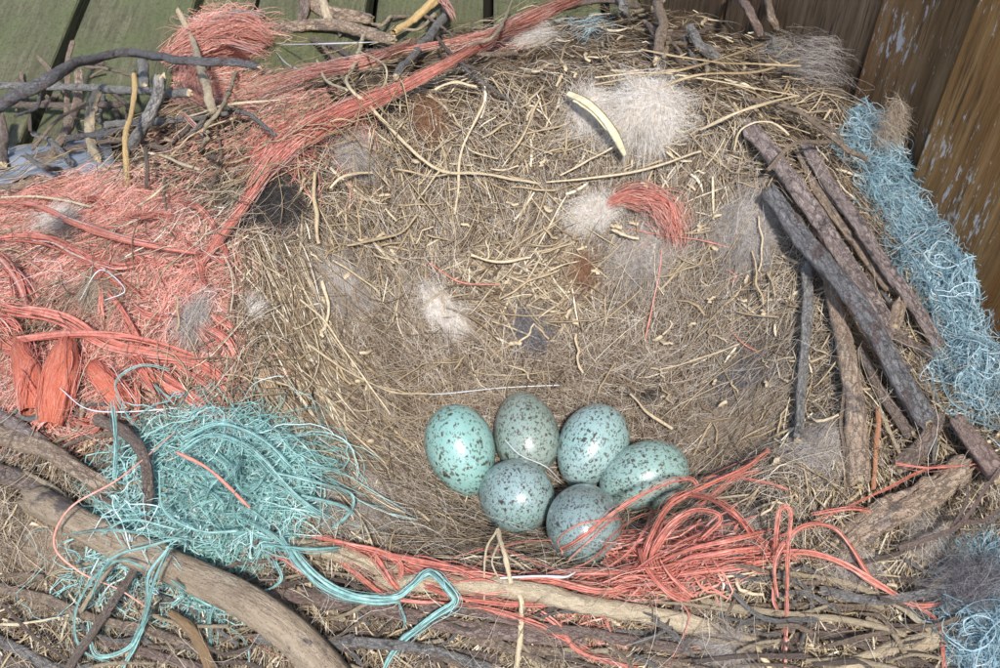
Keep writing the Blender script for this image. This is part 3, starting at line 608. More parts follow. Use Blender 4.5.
# top middle
S('stick', [(213, 22, 20), (228, 14, 26), (262, 15, 24)], 3, 3.4, 'bark_grey', 'small arched grey stick on the pink twine at the top')
S('driftwood', [(238, 36, 8), (290, 27, 14), (335, 26, 18), (395, 38, 10)], 7, 6, 'bark_tan', 'cracked tan driftwood piece at the top beside the orange net', 'wood', knob=.22, sides=18)
S('driftwood', [(300, -12, 12), (325, 8, 16), (372, 22, 12)], 7, 5, 'bark_tan', 'twisted tan wood strip at the top edge behind the driftwood', 'wood', knob=.2)
S('stick', [(395, 76, 8), (418, 50, 12), (447, 15, 10)], 3.6, 4.6, 'bark_grey', 'grey stick slanting up beside the red rope end')
S('stick', [(392, 34, 10), (415, 18, 14), (443, -6, 12)], 3.4, 4.4, 'yellow_twig', 'yellowish grey stick slanting off the top edge')
S('stick', [(320, -10, 20), (326, 12, 18), (330, 26, 12)], 4.6, 5, 'peeled', 'pale splinter standing at the top edge')
S('stick', [(302, -10, 20), (305, 8, 16), (300, 25, 10)], 5, 4.6, 'bark_brown', 'dark brown stub beside the pale splinter')
S('stick', [(330, 150, 2), (345, 120, 2)], 2, 2, 'bark_brown', 'tiny dark twig near the rope at upper left', 'twig')
S('stick', [(652, -10, 20), (662, 22, 18), (657, 62, 8)], 4.6, 5.5, 'bark_tan', 'twisted tan stick hanging in from the top edge')
S('stick', [(734, -12, 26), (746, 8, 24), (760, 34, 14)], 3.2, 4.6, 'pinkish', 'pale lilac stick entering from the top edge')
S('stick', [(764, -12, 26), (770, 12, 22), (776, 30, 14)], 3.4, 3.6, 'bark_tan', 'tan stick entering from the top beside the pale lilac stick')
S('stick', [(690, 28, 16), (702, 46, 12), (718, 58, 8)], 5, 5, 'bark_grey', 'grey stub with a pale end near the top edge')
S('stick', [(625, -12, 18), (622, 4, 16), (628, 18, 8)], 4.6, 4.6, 'bark_grey', 'grey white-tipped stub at the top edge')
S('stick', [(560, 8, 10), (600, 0, 14), (640, 6, 10)], 3, 3, 'bark_brown', 'dark twig along the top edge behind the nest', 'twig')
S('stick', [(745, 98, 6), (800, 112, 12), (845, 148, 16), (868, 160, 14)], 2.5, 2.6, 'bark_tan', 'curved brown twig reaching the blue twine', 'twig', twigs=[([(800, 112, 12), (835, 130, 15), (845, 150, 14)], 1.4, 1.2)])
S('stick', [(768, 170, 24), (795, 144, 26), (830, 142, 22)], 2, 1.8, 'bark_tan', 'fine brown twig looping over the right sticks', 'twig')
S('root', [(364, 34, 14), (356, 62, 16), (347, 84, 16), (372, 108, 16), (404, 142, 15), (440, 170, 13), (485, 174, 10), (540, 184, 6)], 1.8, 1.2, 'pale_root', 'pale forked root crossing the red rope near the top', 'root',
  twigs=[([(317, 60, 12), (326, 80, 14), (347, 90, 16)], 1.2, 1.5), ([(360, 52, 15), (383, 64, 16), (386, 80, 14), (376, 98, 16)], 1.0, 1.0), ([(440, 170, 13), (425, 190, 10), (418, 200, 8)], 1.1, .8), ([(372, 100, 16), (382, 108, 14), (380, 120, 10)], .9, .7)], knob=.25)
# pale root fragment in front of the eggs
S('root', [(497, 530, 26), (505, 555, 20), (512, 588, 14), (522, 605, 12), (516, 672, 8)], 2.2, 2.6, 'pale_root', 'pale frayed root hanging over the front rim below the eggs', 'root',
  twigs=[([(497, 530, 26), (486, 552, 18), (484, 600, 13)], 1.3, 1), ([(500, 540, 24), (492, 562, 18), (500, 580, 14)], 1.1, .9)], knob=.3)

# more small twigs, wedged among the big ones
tw_zones = [('sticks at the top left', 0, 220, 70, 160, 30, (2, 24)), ('sticks under the thick branch', 0, 300, 570, 670, 26, (6, 14)), ('sticks along the bottom edge', 300, 700, 600, 668, 34, (6, 13)),
            ('sticks at the lower right', 680, 960, 560, 668, 36, (6, 15)), ('sticks of the right rim', 840, 950, 250, 470, 12, (3, 10)), ('driftwood at the top', 280, 470, 5, 70, 12, (4, 16)), ('pale sticks at the top edge', 600, 800, 5, 60, 16, (4, 14)), ('stick ends at the left edge', 0, 110, 400, 500, 14, (6, 14))]
tk = [('short grey twig', 'bark_grey'), ('thin brown twig', 'bark_brown'), ('pale bare twig', 'peeled'), ('thin tan twig', 'bark_tan')]
for zn, x0, x1, y0, y1, cnt, (l0, l1) in tw_zones:
    for k in range(cnt):
        lb, mt = tk[k % 4]; a0, b0 = rng.uniform(x0, x1), rng.uniform(y0, y1); th = rng.normal() * .7 + (.15 if 'top left' not in zn else rng.uniform(-1.6, 1.6)); Lp = rng.uniform(18, 70)
        if 'bottom' in zn or 'lower right' in zn or 'thick branch' in zn: Lp *= 1.7; th = .12 + rng.normal() * .3
        if zn.startswith('sticks of the right'): th = rng.normal() * .3 + 1.1
        e = [rng.uniform(l0, l1), rng.uniform(l0, l1), rng.uniform(l0, l1)]; bd = rng.normal() * .25
        c = [(a0, b0, e[0]), (a0 + Lp / 2 * math.cos(th), b0 + Lp / 2 * math.sin(th), e[1]), (a0 + Lp * math.cos(th + bd), b0 + Lp * math.sin(th + bd), e[2])]
        S('twig', c, rng.uniform(1.1, 2.6), rng.uniform(1.0, 3.0), mt, lb + ' wedged among the ' + zn, 'twig', sides=8, knob=.22, group=lb + 's among the ' + zn)

# thin grey-blue sheet laid over the bed at the left, one even colour
m, n, l, b = mat_base('grey_blue_sheet', .45, .4); b.inputs['Base Color'].default_value = (*hexc('868d99'), 1); M['sheet'] = m
c = P([-30, 40, 100, 135, 130, 60, -30], [150, 128, 125, 150, 178, 185, 190], .004)
N_ = 26; uu, vv = np.meshgrid(np.linspace(0, 1, N_), np.linspace(0, 1, N_), indexing='ij')
q = (1 - uu)[..., None] * ((1 - vv)[..., None] * P(-30, 190, 0)[0] + vv[..., None] * P(-30, 148, .0)[0]) + uu[..., None] * ((1 - vv)[..., None] * P(118, 172, 0)[0] + vv[..., None] * P(108, 132, 0)[0])
q[..., 2] = surf(q[..., 0], q[..., 1]) + .0045 + .0025 * vnoise(uu * 6, vv * 6, 12)
idx = np.arange(N_ * N_).reshape(N_, N_); Fc = np.stack([idx[:-1, :-1], idx[1:, :-1], idx[1:, 1:], idx[:-1, 1:]], -1).reshape(-1, 4)
o = mesh_obj('thin_sheet', q.reshape(-1, 3), Fc, M['sheet']); tag(o, 'thin pale grey-blue sheet under the twigs at the left edge', 'plastic scrap')
md = o.modifiers.new('thickness', 'SOLIDIFY'); md.thickness = .0006

# ------------------------------------------------------------------ strips and straws placed one by one
def strip(name, ctrl, w, mat, label, cat='straw', flat=.35, group=None, sides=6, parent=None, n=None, roll=None):
    c = np.array(ctrl, float); p = P(c[:, 0], c[:, 1], c[:, 2] / 1000); n = n or max(8, int(np.hypot(*np.diff(c[:, :2], axis=0).T).sum() / 5))
    pts = spline(p, n)[None]; u = np.linspace(0, 1, n)
    if cat == 'straw' and parent is None:
        kk = mpp(p[0]) * np.interp(u * 5 % 5, range(6), rng.normal(size=6)) * 1.1; pts[0, :, 0] += kk; pts[0, :, 1] += np.interp(u * 4, range(5), rng.normal(size=5)) * mpp(p[0])
    r = w * mpp(p[len(p) // 2]) * (1 - (.1 if cat == 'straw' else .45) * np.abs(2 * u - 1) ** 6) * (1 + .3 * vnoise(u * 7, u * 0, rng.integers(60)))
    pts = off_eggs(pts, .0006); V, Fc = tubes(pts, r[None], sides, flat, roll=np.array([[[.25, -.6, .9]]]) if roll is None else roll)
    o = mesh_obj(name, V, Fc, M[mat], parent)
    if parent is None: tag(o, label, cat, group)
    return o
M['leaf_yellow'] = fibre_mat('yellow_leaf', [(0, hexc('d2c496')), (1, hexc('dccfa4'))], .5, .4, .15)
root = thing('leaf_strip', 'folded pale yellow leaf blade lying on the big white wool tuft', 'dry leaf', P(600, 115, .02)[0])
strip('leaf_blade', [(568, 93, 20), (585, 101, 24), (600, 114, 26), (611, 128, 26), (619, 142, 24), (625, 155, 20)], 4.0, 'leaf_yellow', None, flat=.18, parent=root)
strip('leaf_blade', [(574, 100, 22), (592, 112, 25), (608, 130, 26)], 2.2, 'leaf_yellow', None, flat=.2, parent=root)
hand_straws = [
 ([(315, 172, 12), (314, 200, 11), (319, 245, 8)], 3.6, 'broad pale straw standing right of the black wool'),
 ([(330, 188, 10), (345, 176, 12), (372, 172, 10)], 2.6, 'pale straw arching from the broad straw to the grey tuft'),
 ([(595, 84, 8), (640, 76, 10), (690, 68, 12), (762, 44, 12)], 1.8, 'long tan straw rising right above the white wool'),
 ([(596, 78, 8), (650, 72, 10), (700, 78, 10), (800, 96, 12)], 1.6, 'long straw running right towards the grey fluff'),
 ([(650, 92, 8), (700, 74, 12), (755, 72, 12), (800, 60, 10)], 2.0, 'light brown straw crossing above the right sticks'),
 ([(640, 50, 8), (690, 58, 10), (750, 64, 12), (800, 66, 12)], 1.8, 'brown straw under the top grey stub'),
 ([(700, 130, 8), (745, 110, 14), (795, 95, 14)], 2.6, 'thick straw pointing at the top of the right sticks'),
 ([(735, 150, 10), (742, 128, 16), (770, 122, 18), (790, 135, 16)], 2.0, 'hooked pale straw on top of the purplish stick'),
 ([(545, 182, 5), (590, 178, 8), (640, 170, 9), (700, 150, 8)], 2.0, 'pale straw just below the white wool tuft'),
 ([(560, 175, 6), (590, 160, 9), (618, 143, 10)], 1.6, 'straw leaning against the lower edge of the white wool'),
 ([(610, 230, 8), (622, 233, 10), (637, 239, 8)], 3.0, 'short whitish straw chip under the orange loop'),
 ([(575, 335, 5), (578, 358, 6), (582, 372, 4)], 2.2, 'short straw in the middle of the back wall'),
 ([(178, 295, 12), (179, 330, 14)], 1.8, 'straight yellow straw bit standing in the orange net'),
 ([(395, 168, 8), (430, 175, 9), (470, 172, 8)], 1.4, 'thin straw lying near the forked root end'),
 ([(433, 90, 8), (455, 82, 10), (475, 86, 9)], 2.6, 'pale straw beside the red rope near the top'),
 ([(300, 300, 10), (330, 330, 9), (380, 400, 6), (390, 415, 5)], 1.8, 'long straw slanting down the left wall of the cup'),
 ([(310, 345, 10), (345, 370, 8), (390, 392, 5), (430, 395, 4)], 1.6, 'bent straw on the left wall pointing at the eggs'),
 ([(335, 260, 8), (365, 280, 7), (382, 297, 6)], 2.0, 'flat straw on the upper left wall of the cup'),
 ([(420, 215, 6), (395, 235, 7), (350, 245, 7)], 2.2, 'tan straw lying level on the upper left wall'),
 ([(323, 280, 8), (330, 310, 7), (325, 330, 6)], 3.2, 'curled beige straw husk on the left wall'),
 ([(660, 370, 5), (690, 360, 7), (740, 345, 6)], 1.6, 'faint straw on the right wall of the cup'),
 ([(630, 395, 5), (648, 412, 6), (672, 428, 5)], 2.4, 'straw lying right behind the rightmost egg'),
 ([(753, 250, 8), (757, 280, 9), (765, 305, 6)], 1.8, 'thin upright straw beside the top of the grey stick'),
 ([(760, 215, 9), (762, 240, 9), (760, 272, 7)], 1.5, 'upright pale straw between the cup and the right sticks'),
 ([(805, 412, 6), (818, 420, 8), (838, 416, 7)], 2.6, 'whitish straw chip between the grey and pinkish sticks'),
 ([(735, 590, 8), (690, 600, 8), (650, 592, 8)], 1.6, 'thin straw over the front rim right of the orange knot'),
 ([(700, 560, 8), (725, 575, 9), (760, 570, 8)], 2.0, 'curled pale straw beside the orange knot'),
 ([(755, 645, 8), (765, 660, 9), (775, 676, 7)], 4.5, 'wide white straw chip in the lower right foreground'),
 ([(762, 515, 14), (770, 508, 18), (778, 500, 18)], 2.6, 'white straw end sticking up beside the orange arch'),
 ([(735, 580, 8), (745, 592, 9), (762, 595, 8)], 3.5, 'broad cream straw piece left of the whitish twig'),
 ([(180, 118, 14), (230, 105, 18), (280, 100, 14)], 2.2, 'pale yellow straw lying behind the orange rope at the upper left'),
 ([(165, 160, 8), (200, 130, 12), (235, 118, 12)], 1.6, 'thin straw slanting beside the yellow twig'),
 ([(160, 155, 10), (185, 165, 12), (200, 172, 10)], 3.0, 'broad pale husk below the grey stub'),
 ([(140, 205, 12), (160, 190, 14), (180, 178, 12)], 2.0, 'straw at the upper edge of the orange net'),
 ([(0, 197, 10), (40, 196, 12), (90, 206, 10)], 1.8, 'level straw at the top left of the orange net'),
 ([(0, 624, 8), (35, 622, 10), (60, 616, 8)], 2.4, 'flat whitish straw at the lower left edge'),
 ([(235, 372, 8), (260, 380, 10), (290, 385, 8)], 1.8, 'brown straw pointing from the net into the cup'),
 ([(455, 215, 5), (458, 190, 8), (462, 150, 9), (485, 100, 9)], 2.2, 'long pale grass stem slanting up the back slope'),
 ([(500, 300, 6), (530, 282, 8), (560, 270, 6)], 1.8, 'thin pale straw in the middle of the back slope'),
 ([(470, 255, 8), (500, 262, 9), (530, 258, 8)], 2.6, 'broad straw among the bent straws of the back slope'),
 ([(540, 98, 9), (520, 140, 9), (505, 160, 7)], 1.8, 'brown stem left of the white wool tuft'),
]
for c, w, lab in hand_straws: strip('straw', [(a_, b_, z_ + 2.5) for a_, b_, z_ in c], w * .62, 'straw_tan' if 'brown' in lab or 'tan' in lab or 'thin' in lab else 'straw', lab, flat=.4)

zones = [('back slope of the cup', 390, 720, 95, 260, 46), ('middle back wall above the eggs', 420, 720, 265, 385, 26), ('left wall of the cup', 265, 400, 230, 440, 22),
         ('right wall of the cup', 690, 800, 260, 470, 20), ('rim beside the rope', 150, 330, 110, 190, 16), ('lower right front rim', 690, 930, 560, 660, 26),
         ('crest behind the wool tuft', 540, 800, 15, 90, 24), ('ground below the branch', 0, 250, 560, 665, 14), ('front rim below the eggs', 330, 680, 590, 665, 16)]
kinds = [('thin tan straw', 'straw_tan', .8, 1.2, 18, 48, .06, .5), ('flat pale straw flake', 'straw', 1.4, 2.4, 6, 14, .05, .2), ('kinked straw', 'straw', .7, 1.2, 14, 34, .45, .4), ('broken brown stem', 'straw_brown', .8, 1.5, 10, 30, .2, .7)]
for zn, x0, x1, y0, y1, cnt in zones:
    for k in range(int(cnt * 1.25)):
        lb, mt, w0, w1, l0, l1, bnd, flt = kinds[(0, 1, 2, 3, 0, 1)[k % 6]]
        a, b2 = rng.uniform(x0, x1), rng.uniform(y0, y1); th = rng.uniform(0, math.pi); L = rng.uniform(l0, l1); bd = rng.uniform(-bnd, bnd); lf = rng.uniform(4, 8)
        c = [(a, b2, lf), (a + L / 2 * math.cos(th), b2 + L / 2 * math.sin(th) * .7, lf + 1.0), (a + L * math.cos(th + bd), b2 + L * math.sin(th + bd) * .7, lf)]
        strip('straw', c, rng.uniform(w0, w1) * 1.0, mt, lb + ' lying loose on the ' + zn, group=lb + ' pieces on the ' + zn, flat=flt, sides=5, n=6)

# ------------------------------------------------------------------ twine
def join(parts):
    off = 0; Vs = []; Fs = []
    for V, Fc in parts: Vs.append(V); Fs.append(Fc + off); off += len(V)
    return np.vstack(Vs), np.vstack(Fs)
def confine(pts, cx, cy, rx, ry, rot, lim, strays=.1, rag=.4):
    """fibres that run out of their clump bend round and stay along its edge"""
    cr, sr = math.cos(R_(rot)), math.sin(R_(rot)); c = P(cx, cy)[0][:2]
    A = ((P(cx + rx * cr, cy - rx * sr)[0] - P(cx - rx * cr, cy + rx * sr)[0]) / 2)[:2]; B = ((P(cx + ry * sr, cy + ry * cr)[0] - P(cx - ry * sr, cy - ry * cr)[0]) / 2)[:2]
    Mi = np.linalg.inv(np.stack([A, B], 1)); l0 = pts[..., 2] - surf(pts[..., 0], pts[..., 1])
    w = (pts[..., :2] - c) @ Mi.T; q = np.hypot(w[..., 0], w[..., 1]); m_ = lim * np.where(rng.uniform(size=(len(pts), 1)) < strays, rng.uniform(1.1, 1.9, (len(pts), 1)), rng.uniform(.45, 1.12, (len(pts), 1))) * (1 + rag * vnoise(w[..., 0] * 1.9 + cx, w[..., 1] * 1.9 + cy, 5) + rag * .5 * vnoise(w[..., 0] * 4.3 + cx, w[..., 1] * 4.3 + cy, 6))
    q2 = np.where(q > m_, m_ + .22 * np.tanh((q - m_) / .5), q); f = q2 / np.maximum(q, 1e-6)
    xy = (w * f[..., None]) @ np.stack([A, B], 1).T + c; out = pts.copy(); out[..., :2] = xy; out[..., 2] = surf(xy[..., 0], xy[..., 1]) + l0; return out
def tangle(cx, cy, rx, ry, n, L, rad, curl, thick, K=16, sides=3, flat=None, rot=0, heading=None, hspread=.5, wob=.15):
    """loose curled fibres in an elliptical patch of the picture, thick mm deep"""
    n = int(n * 1.35); curl = curl * 1.3; K = K + 3
    a = rng.uniform(0, 6.28, n); q = np.sqrt(rng.uniform(0, 1, n)) * np.where(rng.uniform(size=n) < .2, 1.25, 1); x = q * np.cos(a) * rx; y = q * np.sin(a) * ry
    cr, sr = math.cos(R_(rot)), math.sin(R_(rot)); p = P(cx + x * cr + y * sr, cy - x * sr + y * cr)
    hd = (2.8 * vnoise(p[:, 0] * 38 + cx, p[:, 1] * 38 + cy, 31) + rng.normal(size=n) * .6 + rng.uniform(0, 6.28)) if heading is None else R_(heading) + rng.normal(size=n) * hspread
    rnd = rng.uniform(size=n) < .35; hd = np.where(rnd, rng.uniform(0, 6.28, n), hd)
    dome = np.sqrt(np.clip(1 - q * q, 0.02, 1)); lf = rng.uniform(0, 1, n) * thick / 1000 * dome
    Ls = rng.uniform(*L, n)
    p = p.copy(); p[:, 0] -= np.cos(hd) * Ls / 2 * .6; p[:, 1] -= np.sin(hd) * Ls / 2 * .6
    pts = crawl(p, hd, Ls, K, curl, lf, rng.uniform(0, .004, n), wob); pts = confine(pts, cx, cy, rx, ry, rot, 1.0); ok = in_front_of_wall(pts, .001).all(1); pts = pts[ok]
    return ribbons(pts, rng.uniform(*rad, len(pts)) * 1.1)
def bundle(ctrl, w, n, rad, sides=3, flat=None, K=None, wander=1.0, ends=.25):
    """n fibres running together along a path of (px, py, lift mm); w = bundle radius in px (may be a list)"""
    c = np.array(ctrl, float); p = P(c[:, 0], c[:, 1], c[:, 2] / 1000); K = K or int(np.clip(np.hypot(*np.diff(c[:, :2], axis=0).T).sum() / 8, 12, 30))
    cen = spline(p, K); W = np.interp(np.linspace(0, 1, K), np.linspace(0, 1, len(np.atleast_1d(w))), np.atleast_1d(w)) * mpp(cen)
    T = np.gradient(cen, axis=0); T /= np.linalg.norm(T, axis=1, keepdims=True); A = np.cross(T, [0, -.5, 1.]); A /= np.linalg.norm(A, axis=1, keepdims=True); B = np.cross(T, A)
    u = np.linspace(0, 1, K); pts = np.empty((n, K, 3))
    for i in range(n):
        a0 = rng.uniform(0, 6.28); q = math.sqrt(rng.uniform(0, 1)); tw = rng.normal() * 2.0; s1 = rng.integers(60)
        oa = q * np.cos(a0 + tw * u) + wander * .45 * vnoise(u * K / 4 + s1, u * 0 + i * .37, s1); ob = .7 * (q * np.sin(a0 + tw * u) + wander * .35 * vnoise(u * K / 4 + s1, u * 0 + i * .61 + 9, s1))
        # each fibre covers most of the bundle's length
        t0, t1 = rng.uniform(0, ends), 1 - rng.uniform(0, ends); uu = np.linspace(t0, t1, K)
        off = oa[:, None] * A * W[:, None] + ob[:, None] * B * W[:, None]; full = cen + off
        for k in range(3): pts[i, :, k] = np.interp(uu, u, full[:, k])
    z = surf(pts[..., 0], pts[..., 1]) + .0004; pts[..., 2] = np.maximum(pts[..., 2], z); pts = off_eggs(pts)
    return tubes(pts, rng.uniform(*rad, n), sides, flat)
def stuff(name, parts, mat, parent):
    V, Fc = join(parts); o = mesh_obj(name, V, Fc, M[mat], parent, smooth=False); o['kind'] = 'stuff'; return o
fine = (.00007, .00016); rib = (.0004, .0008)

# A: net on the left
t = thing('twine_tangle', 'large tangled orange net filling the left rim of the nest', 'twine', P(100, 300)[0])
stuff('fibre_mass', [tangle(85, 215, 100, 38, 1250, (.03, .07), fine, 45, 10), tangle(130, 255, 80, 45, 1000, (.03, .08), fine, 45, 11), tangle(50, 330, 80, 80, 700, (.03, .08), fine, 40, 9),
                     tangle(165, 350, 85, 75, 800, (.03, .08), fine, 40, 8), tangle(30, 260, 60, 50, 500, (.03, .08), fine, 40, 9), tangle(70, 395, 90, 40, 700, (.03, .07), fine, 30, 12),
                     tangle(225, 400, 50, 45, 380, (.02, .05), fine, 45, 7), tangle(200, 270, 60, 50, 260, (.02, .06), fine, 45, 7)], 'orange_fine', t)
for c, w, n_ in [([(-10, 203, 14), (30, 205, 16), (80, 225, 16), (130, 240, 15), (200, 252, 12)], 3, 14), ([(-10, 236, 12), (40, 238, 14), (90, 262, 13), (140, 300, 12)], 6, 16),
                 ([(-10, 305, 14), (60, 318, 16), (110, 345, 15), (180, 358, 14), (215, 372, 12), (240, 410, 8)], 5, 22), ([(-10, 345, 14), (70, 335, 17), (140, 340, 16), (215, 365, 10)], 3.5, 12),
                 ([(85, 270, 10), (115, 300, 12), (140, 340, 11), (150, 375, 8)], 3, 10), ([(150, 370, 12), (190, 395, 12), (240, 430, 10), (270, 445, 7)], 7, 26), ([(120, 345, 12), (160, 380, 12), (210, 405, 9), (235, 425, 6)], 5, 14),
                 ([(60, 380, 12), (50, 410, 14), (30, 432, 12)], 6, 20), ([(-5, 250, 10), (20, 280, 12), (35, 320, 10)], 8, 18), ([(95, 265, 10), (100, 290, 12), (102, 325, 9)], 3, 8)]:
    V, Fc = bundle(c, w, n_, (.00035, .0008), 5, .4); mesh_obj('strand', V, Fc, M['orange'], t)
for k in range(34):
    a0, b0 = rng.uniform(-5, 230), rng.uniform(190, 400); hd0 = 1.6 * float(vnoise(np.array(a0 / 70), np.array(b0 / 70), 8)) + .5; Lb = rng.uniform(35, 110)
    c = []
    for q in range(5):
        c.append((a0, b0, rng.uniform(6, 14))); a0 += math.cos(hd0) * Lb / 4; b0 += math.sin(hd0) * Lb / 4; hd0 += rng.normal() * .45
    c = [p_ for p_ in c if p_[0] < 255 - max(0, (p_[1] - 330)) * .1 and p_[1] > 185 and (p_[1] < 430)]
    if len(c) > 2:
        V, Fc = bundle(c, rng.uniform(1.5, 5), int(rng.integers(6, 18)), (.00012, .0005), 4, .5, K=14, wander=1.5); mesh_obj('strand', V, Fc, M['orange'], t)
# thick smooth bunches of the net
def lump(ctrl, r0, r1, parent):
    c = np.array(ctrl, float); p = P(c[:, 0], c[:, 1], c[:, 2] / 1000); K = 40; cen = spline(p, K); u = np.linspace(0, 1, K); sides = 28
    rad = (r0 + (r1 - r0) * u) * mpp(cen) * np.clip(np.sin(math.pi * np.clip(u, .04, .96)) ** .28, .3, 1); T = np.gradient(cen, axis=0); T /= np.linalg.norm(T, axis=1, keepdims=True)
    A = np.cross(T, [0, 0, 1.]); A /= np.linalg.norm(A, axis=1, keepdims=True); B = np.cross(T, A); ang = np.arange(sides) / sides * 6.28318; s1 = rng.integers(50)
    aa, uu = np.meshgrid(ang, u, indexing='xy'); wv = 1 + .14 * vnoise(4 * np.cos(aa) + uu * 2, 4 * np.sin(aa) + uu, s1) + .1 * vnoise(uu * 5, 2 * np.sin(aa), s1 + 1)
    V = cen[:, None] + (rad[:, None] * wv)[..., None] * (np.cos(ang)[None, :, None] * A[:, None] + np.sin(ang)[None, :, None] * B[:, None])
    idx = np.arange(K * sides).reshape(K, sides); a = idx[:-1]; b_ = idx[1:]; Fc = np.stack([a, np.roll(a, -1, 1), np.roll(b_, -1, 1), b_], -1).reshape(-1, 4)
    mesh_obj('twisted_bunch', V.reshape(-1, 3), Fc, M['bunch'], parent, attrs={'barkco': np.stack([np.cos(aa), np.sin(aa), uu * 6 + s1], -1).reshape(-1, 3)})
m, n, l, b = mat_base('orange_bunch', .4, .5); M['bunch'] = m
at = n.new('ShaderNodeAttribute'); at.attribute_name = 'barkco'; mp = n.new('ShaderNodeMapping'); mp.inputs['Scale'].default_value = (1, 1, .12); l.new(at.outputs['Vector'], mp.inputs[0])
n1 = noise(n, l, mp.outputs[0], 6, 6, .7); r = ramp(n, l, n1.outputs[0], [(.3, hexc('d36b52')), (.5, hexc('ea8468')), (.72, hexc('f4a892'))]); l.new(r.outputs[0], b.inputs['Base Color']); bump(n, l, b, n1.outputs[0], .003)
for c, a, b2 in [([(68, 338, 14), (60, 375, 16), (50, 425, 12)], 14, 19), ([(20, 345, 12), (28, 372, 14), (30, 412, 12)], 13, 17), ([(92, 365, 12), (112, 390, 12), (130, 412, 9)], 14, 12),
                 ([(-12, 318, 12), (10, 326, 14), (20, 340, 10)], 9, 7), ([(130, 350, 10), (152, 378, 10), (175, 402, 8)], 8, 9), ([(-10, 336, 10), (8, 343, 12), (24, 350, 10)], 8, 8)]:
    lump(c, a, b2, t)
    V, Fc = bundle([(x, y, z + 3) for x, y, z in c], max(a, b2) * .95, 24, (.0001, .0004), 4, .5); mesh_obj('strand', V, Fc, M['orange'], t)

# B: diagonal rope
t = thing('twine_rope', 'frayed red-orange rope slanting from the left rim up to the top', 'rope', P(300, 140)[0])
main = [(196, 272, 8), (218, 240, 12), (245, 205, 13), (265, 170, 14), (300, 138, 15), (345, 112, 16), (400, 88, 16), (450, 62, 16), (487, 42, 12)]
stuff('fibre_mass', [bundle(main, [2, 3.5, 5, 8, 5, 3.6, 3.6, 4, 3], 260, (.00008, .0002), wander=.9), bundle(main, [3, 5, 8, 14, 9, 6, 4.5, 4.5, 4], 100, fine, wander=1.5),
                     tangle(278, 155, 30, 24, 420, (.02, .05), fine, 55, 12), tangle(325, 128, 42, 16, 170, (.03, .07), fine, 40, 12)], 'orange', t)
V, Fc = bundle(main, [1.5, 2.5, 3, 4, 2.8, 2.5, 2.5, 3, 2], 18, (.0003, .0007), 5, .5); mesh_obj('strand', V, Fc, M['orange'], t)
t = thing('twine_bunch', 'loose reddish twine trailing along the top edge beyond the rope', 'twine', P(530, 15)[0])
tr = [(480, 48, 12), (510, 28, 14), (545, 12, 14), (590, -6, 12)]
stuff('fibre_mass', [bundle(tr, [5, 8, 7, 5], 120, (.0001, .00022), wander=1.4), bundle([(330, 62, 10), (420, 48, 14), (500, 30, 12), (590, 0, 8)], [4, 3, 4, 3], 30, fine, wander=1.6), tangle(480, 50, 40, 12, 90, (.03, .06), fine, 40, 10)], 'orange_fine', t)

# C: pink-orange net at the top left
t = thing('twine_tangle', 'faded pinkish net heap behind the twigs at the top left', 'twine', P(230, 70)[0])
stuff('fibre_mass', [tangle(232, 50, 44, 24, 1300, (.03, .08), fine, 35, 26), tangle(215, 88, 48, 26, 900, (.03, .07), fine, 35, 14), bundle([(160, 62, 30), (190, 45, 34), (235, 30, 34), (275, 40, 24)], [8, 14, 16, 12], 200, (.0001, .0003), wander=2),
                     bundle([(250, 90, 14), (310, 72, 16), (370, 60, 14), (420, 40, 12)], [9, 7, 6, 4], 110, fine, wander=1.6), bundle([(195, 60, 30), (190, 90, 20), (205, 112, 10)], [12, 14, 10], 100, fine, wander=2),
                     tangle(265, 105, 60, 18, 260, (.03, .06), fine, 35, 10), tangle(200, 150, 60, 30, 160, (.02, .05), fine, 45, 8)], 'orange_fine', t)
for c, w, n_ in [([(186, 66, 30), (200, 52, 34), (225, 42, 32), (262, 52, 24)], 5, 20), ([(178, 110, 14), (195, 125, 16), (210, 140, 12)], 2.4, 5), ([(440, -8, 16), (450, 10, 16), (455, 22, 12)], 5, 14)]:
    V, Fc = bundle(c, w, n_, (.0003, .0006), 5, .5); mesh_obj('strand', V, Fc, M['orange_fine'], t)
# D: loop near the wool
t = thing('twine_loop', 'short bright orange twine loop below the white wool tuft', 'twine', P(655, 210)[0])
lp = [(606, 206, 6), (625, 196, 10), (650, 198, 12), (668, 210, 12), (678, 238, 8)]
V, Fc = bundle(lp, [3, 6, 8, 10, 6], 110, (.00015, .0004), 4, .6, wander=1.0); mesh_obj('strand', V, Fc, M['orange'], t)
stuff('fibre_mass', [bundle(lp + [(672, 250, 5)], [4, 8, 11, 14, 12, 9], 120, fine, wander=2.4), tangle(660, 235, 26, 18, 60, (.02, .05), fine, 30, 5)], 'orange_fine', t)
# stray thin orange threads in the cup
def threads(name, lab, ctrls, w, mat, kind='thread', cat='twine thread'):
    for (c, lb) in ctrls: strip(name, c, w, mat, lb, cat=cat, flat=.5)
threads('thread', None, [([(628, 228, 6), (660, 235, 8), (700, 240, 6), (745, 252, 5)], 'thin red thread running right from the orange loop'), ([(645, 340, 5), (658, 280, 5), (662, 250, 6)], 'fine red thread hanging down the back wall'),
    ([(728, 270, 5), (736, 276, 6), (732, 282, 5)], 'tiny coral thread knot near the right grey wool'), ([(730, 330, 4), (745, 345, 5), (760, 352, 4)], 'faint red thread low on the right wall'),
    ([(428, 262, 5), (460, 282, 6), (500, 285, 5)], 'dull red thread beside the bent straws of the back slope'), ([(700, 480, 5), (740, 462, 7), (770, 452, 5)], 'fine coral thread rising right behind the orange strands')], .8, 'orange')

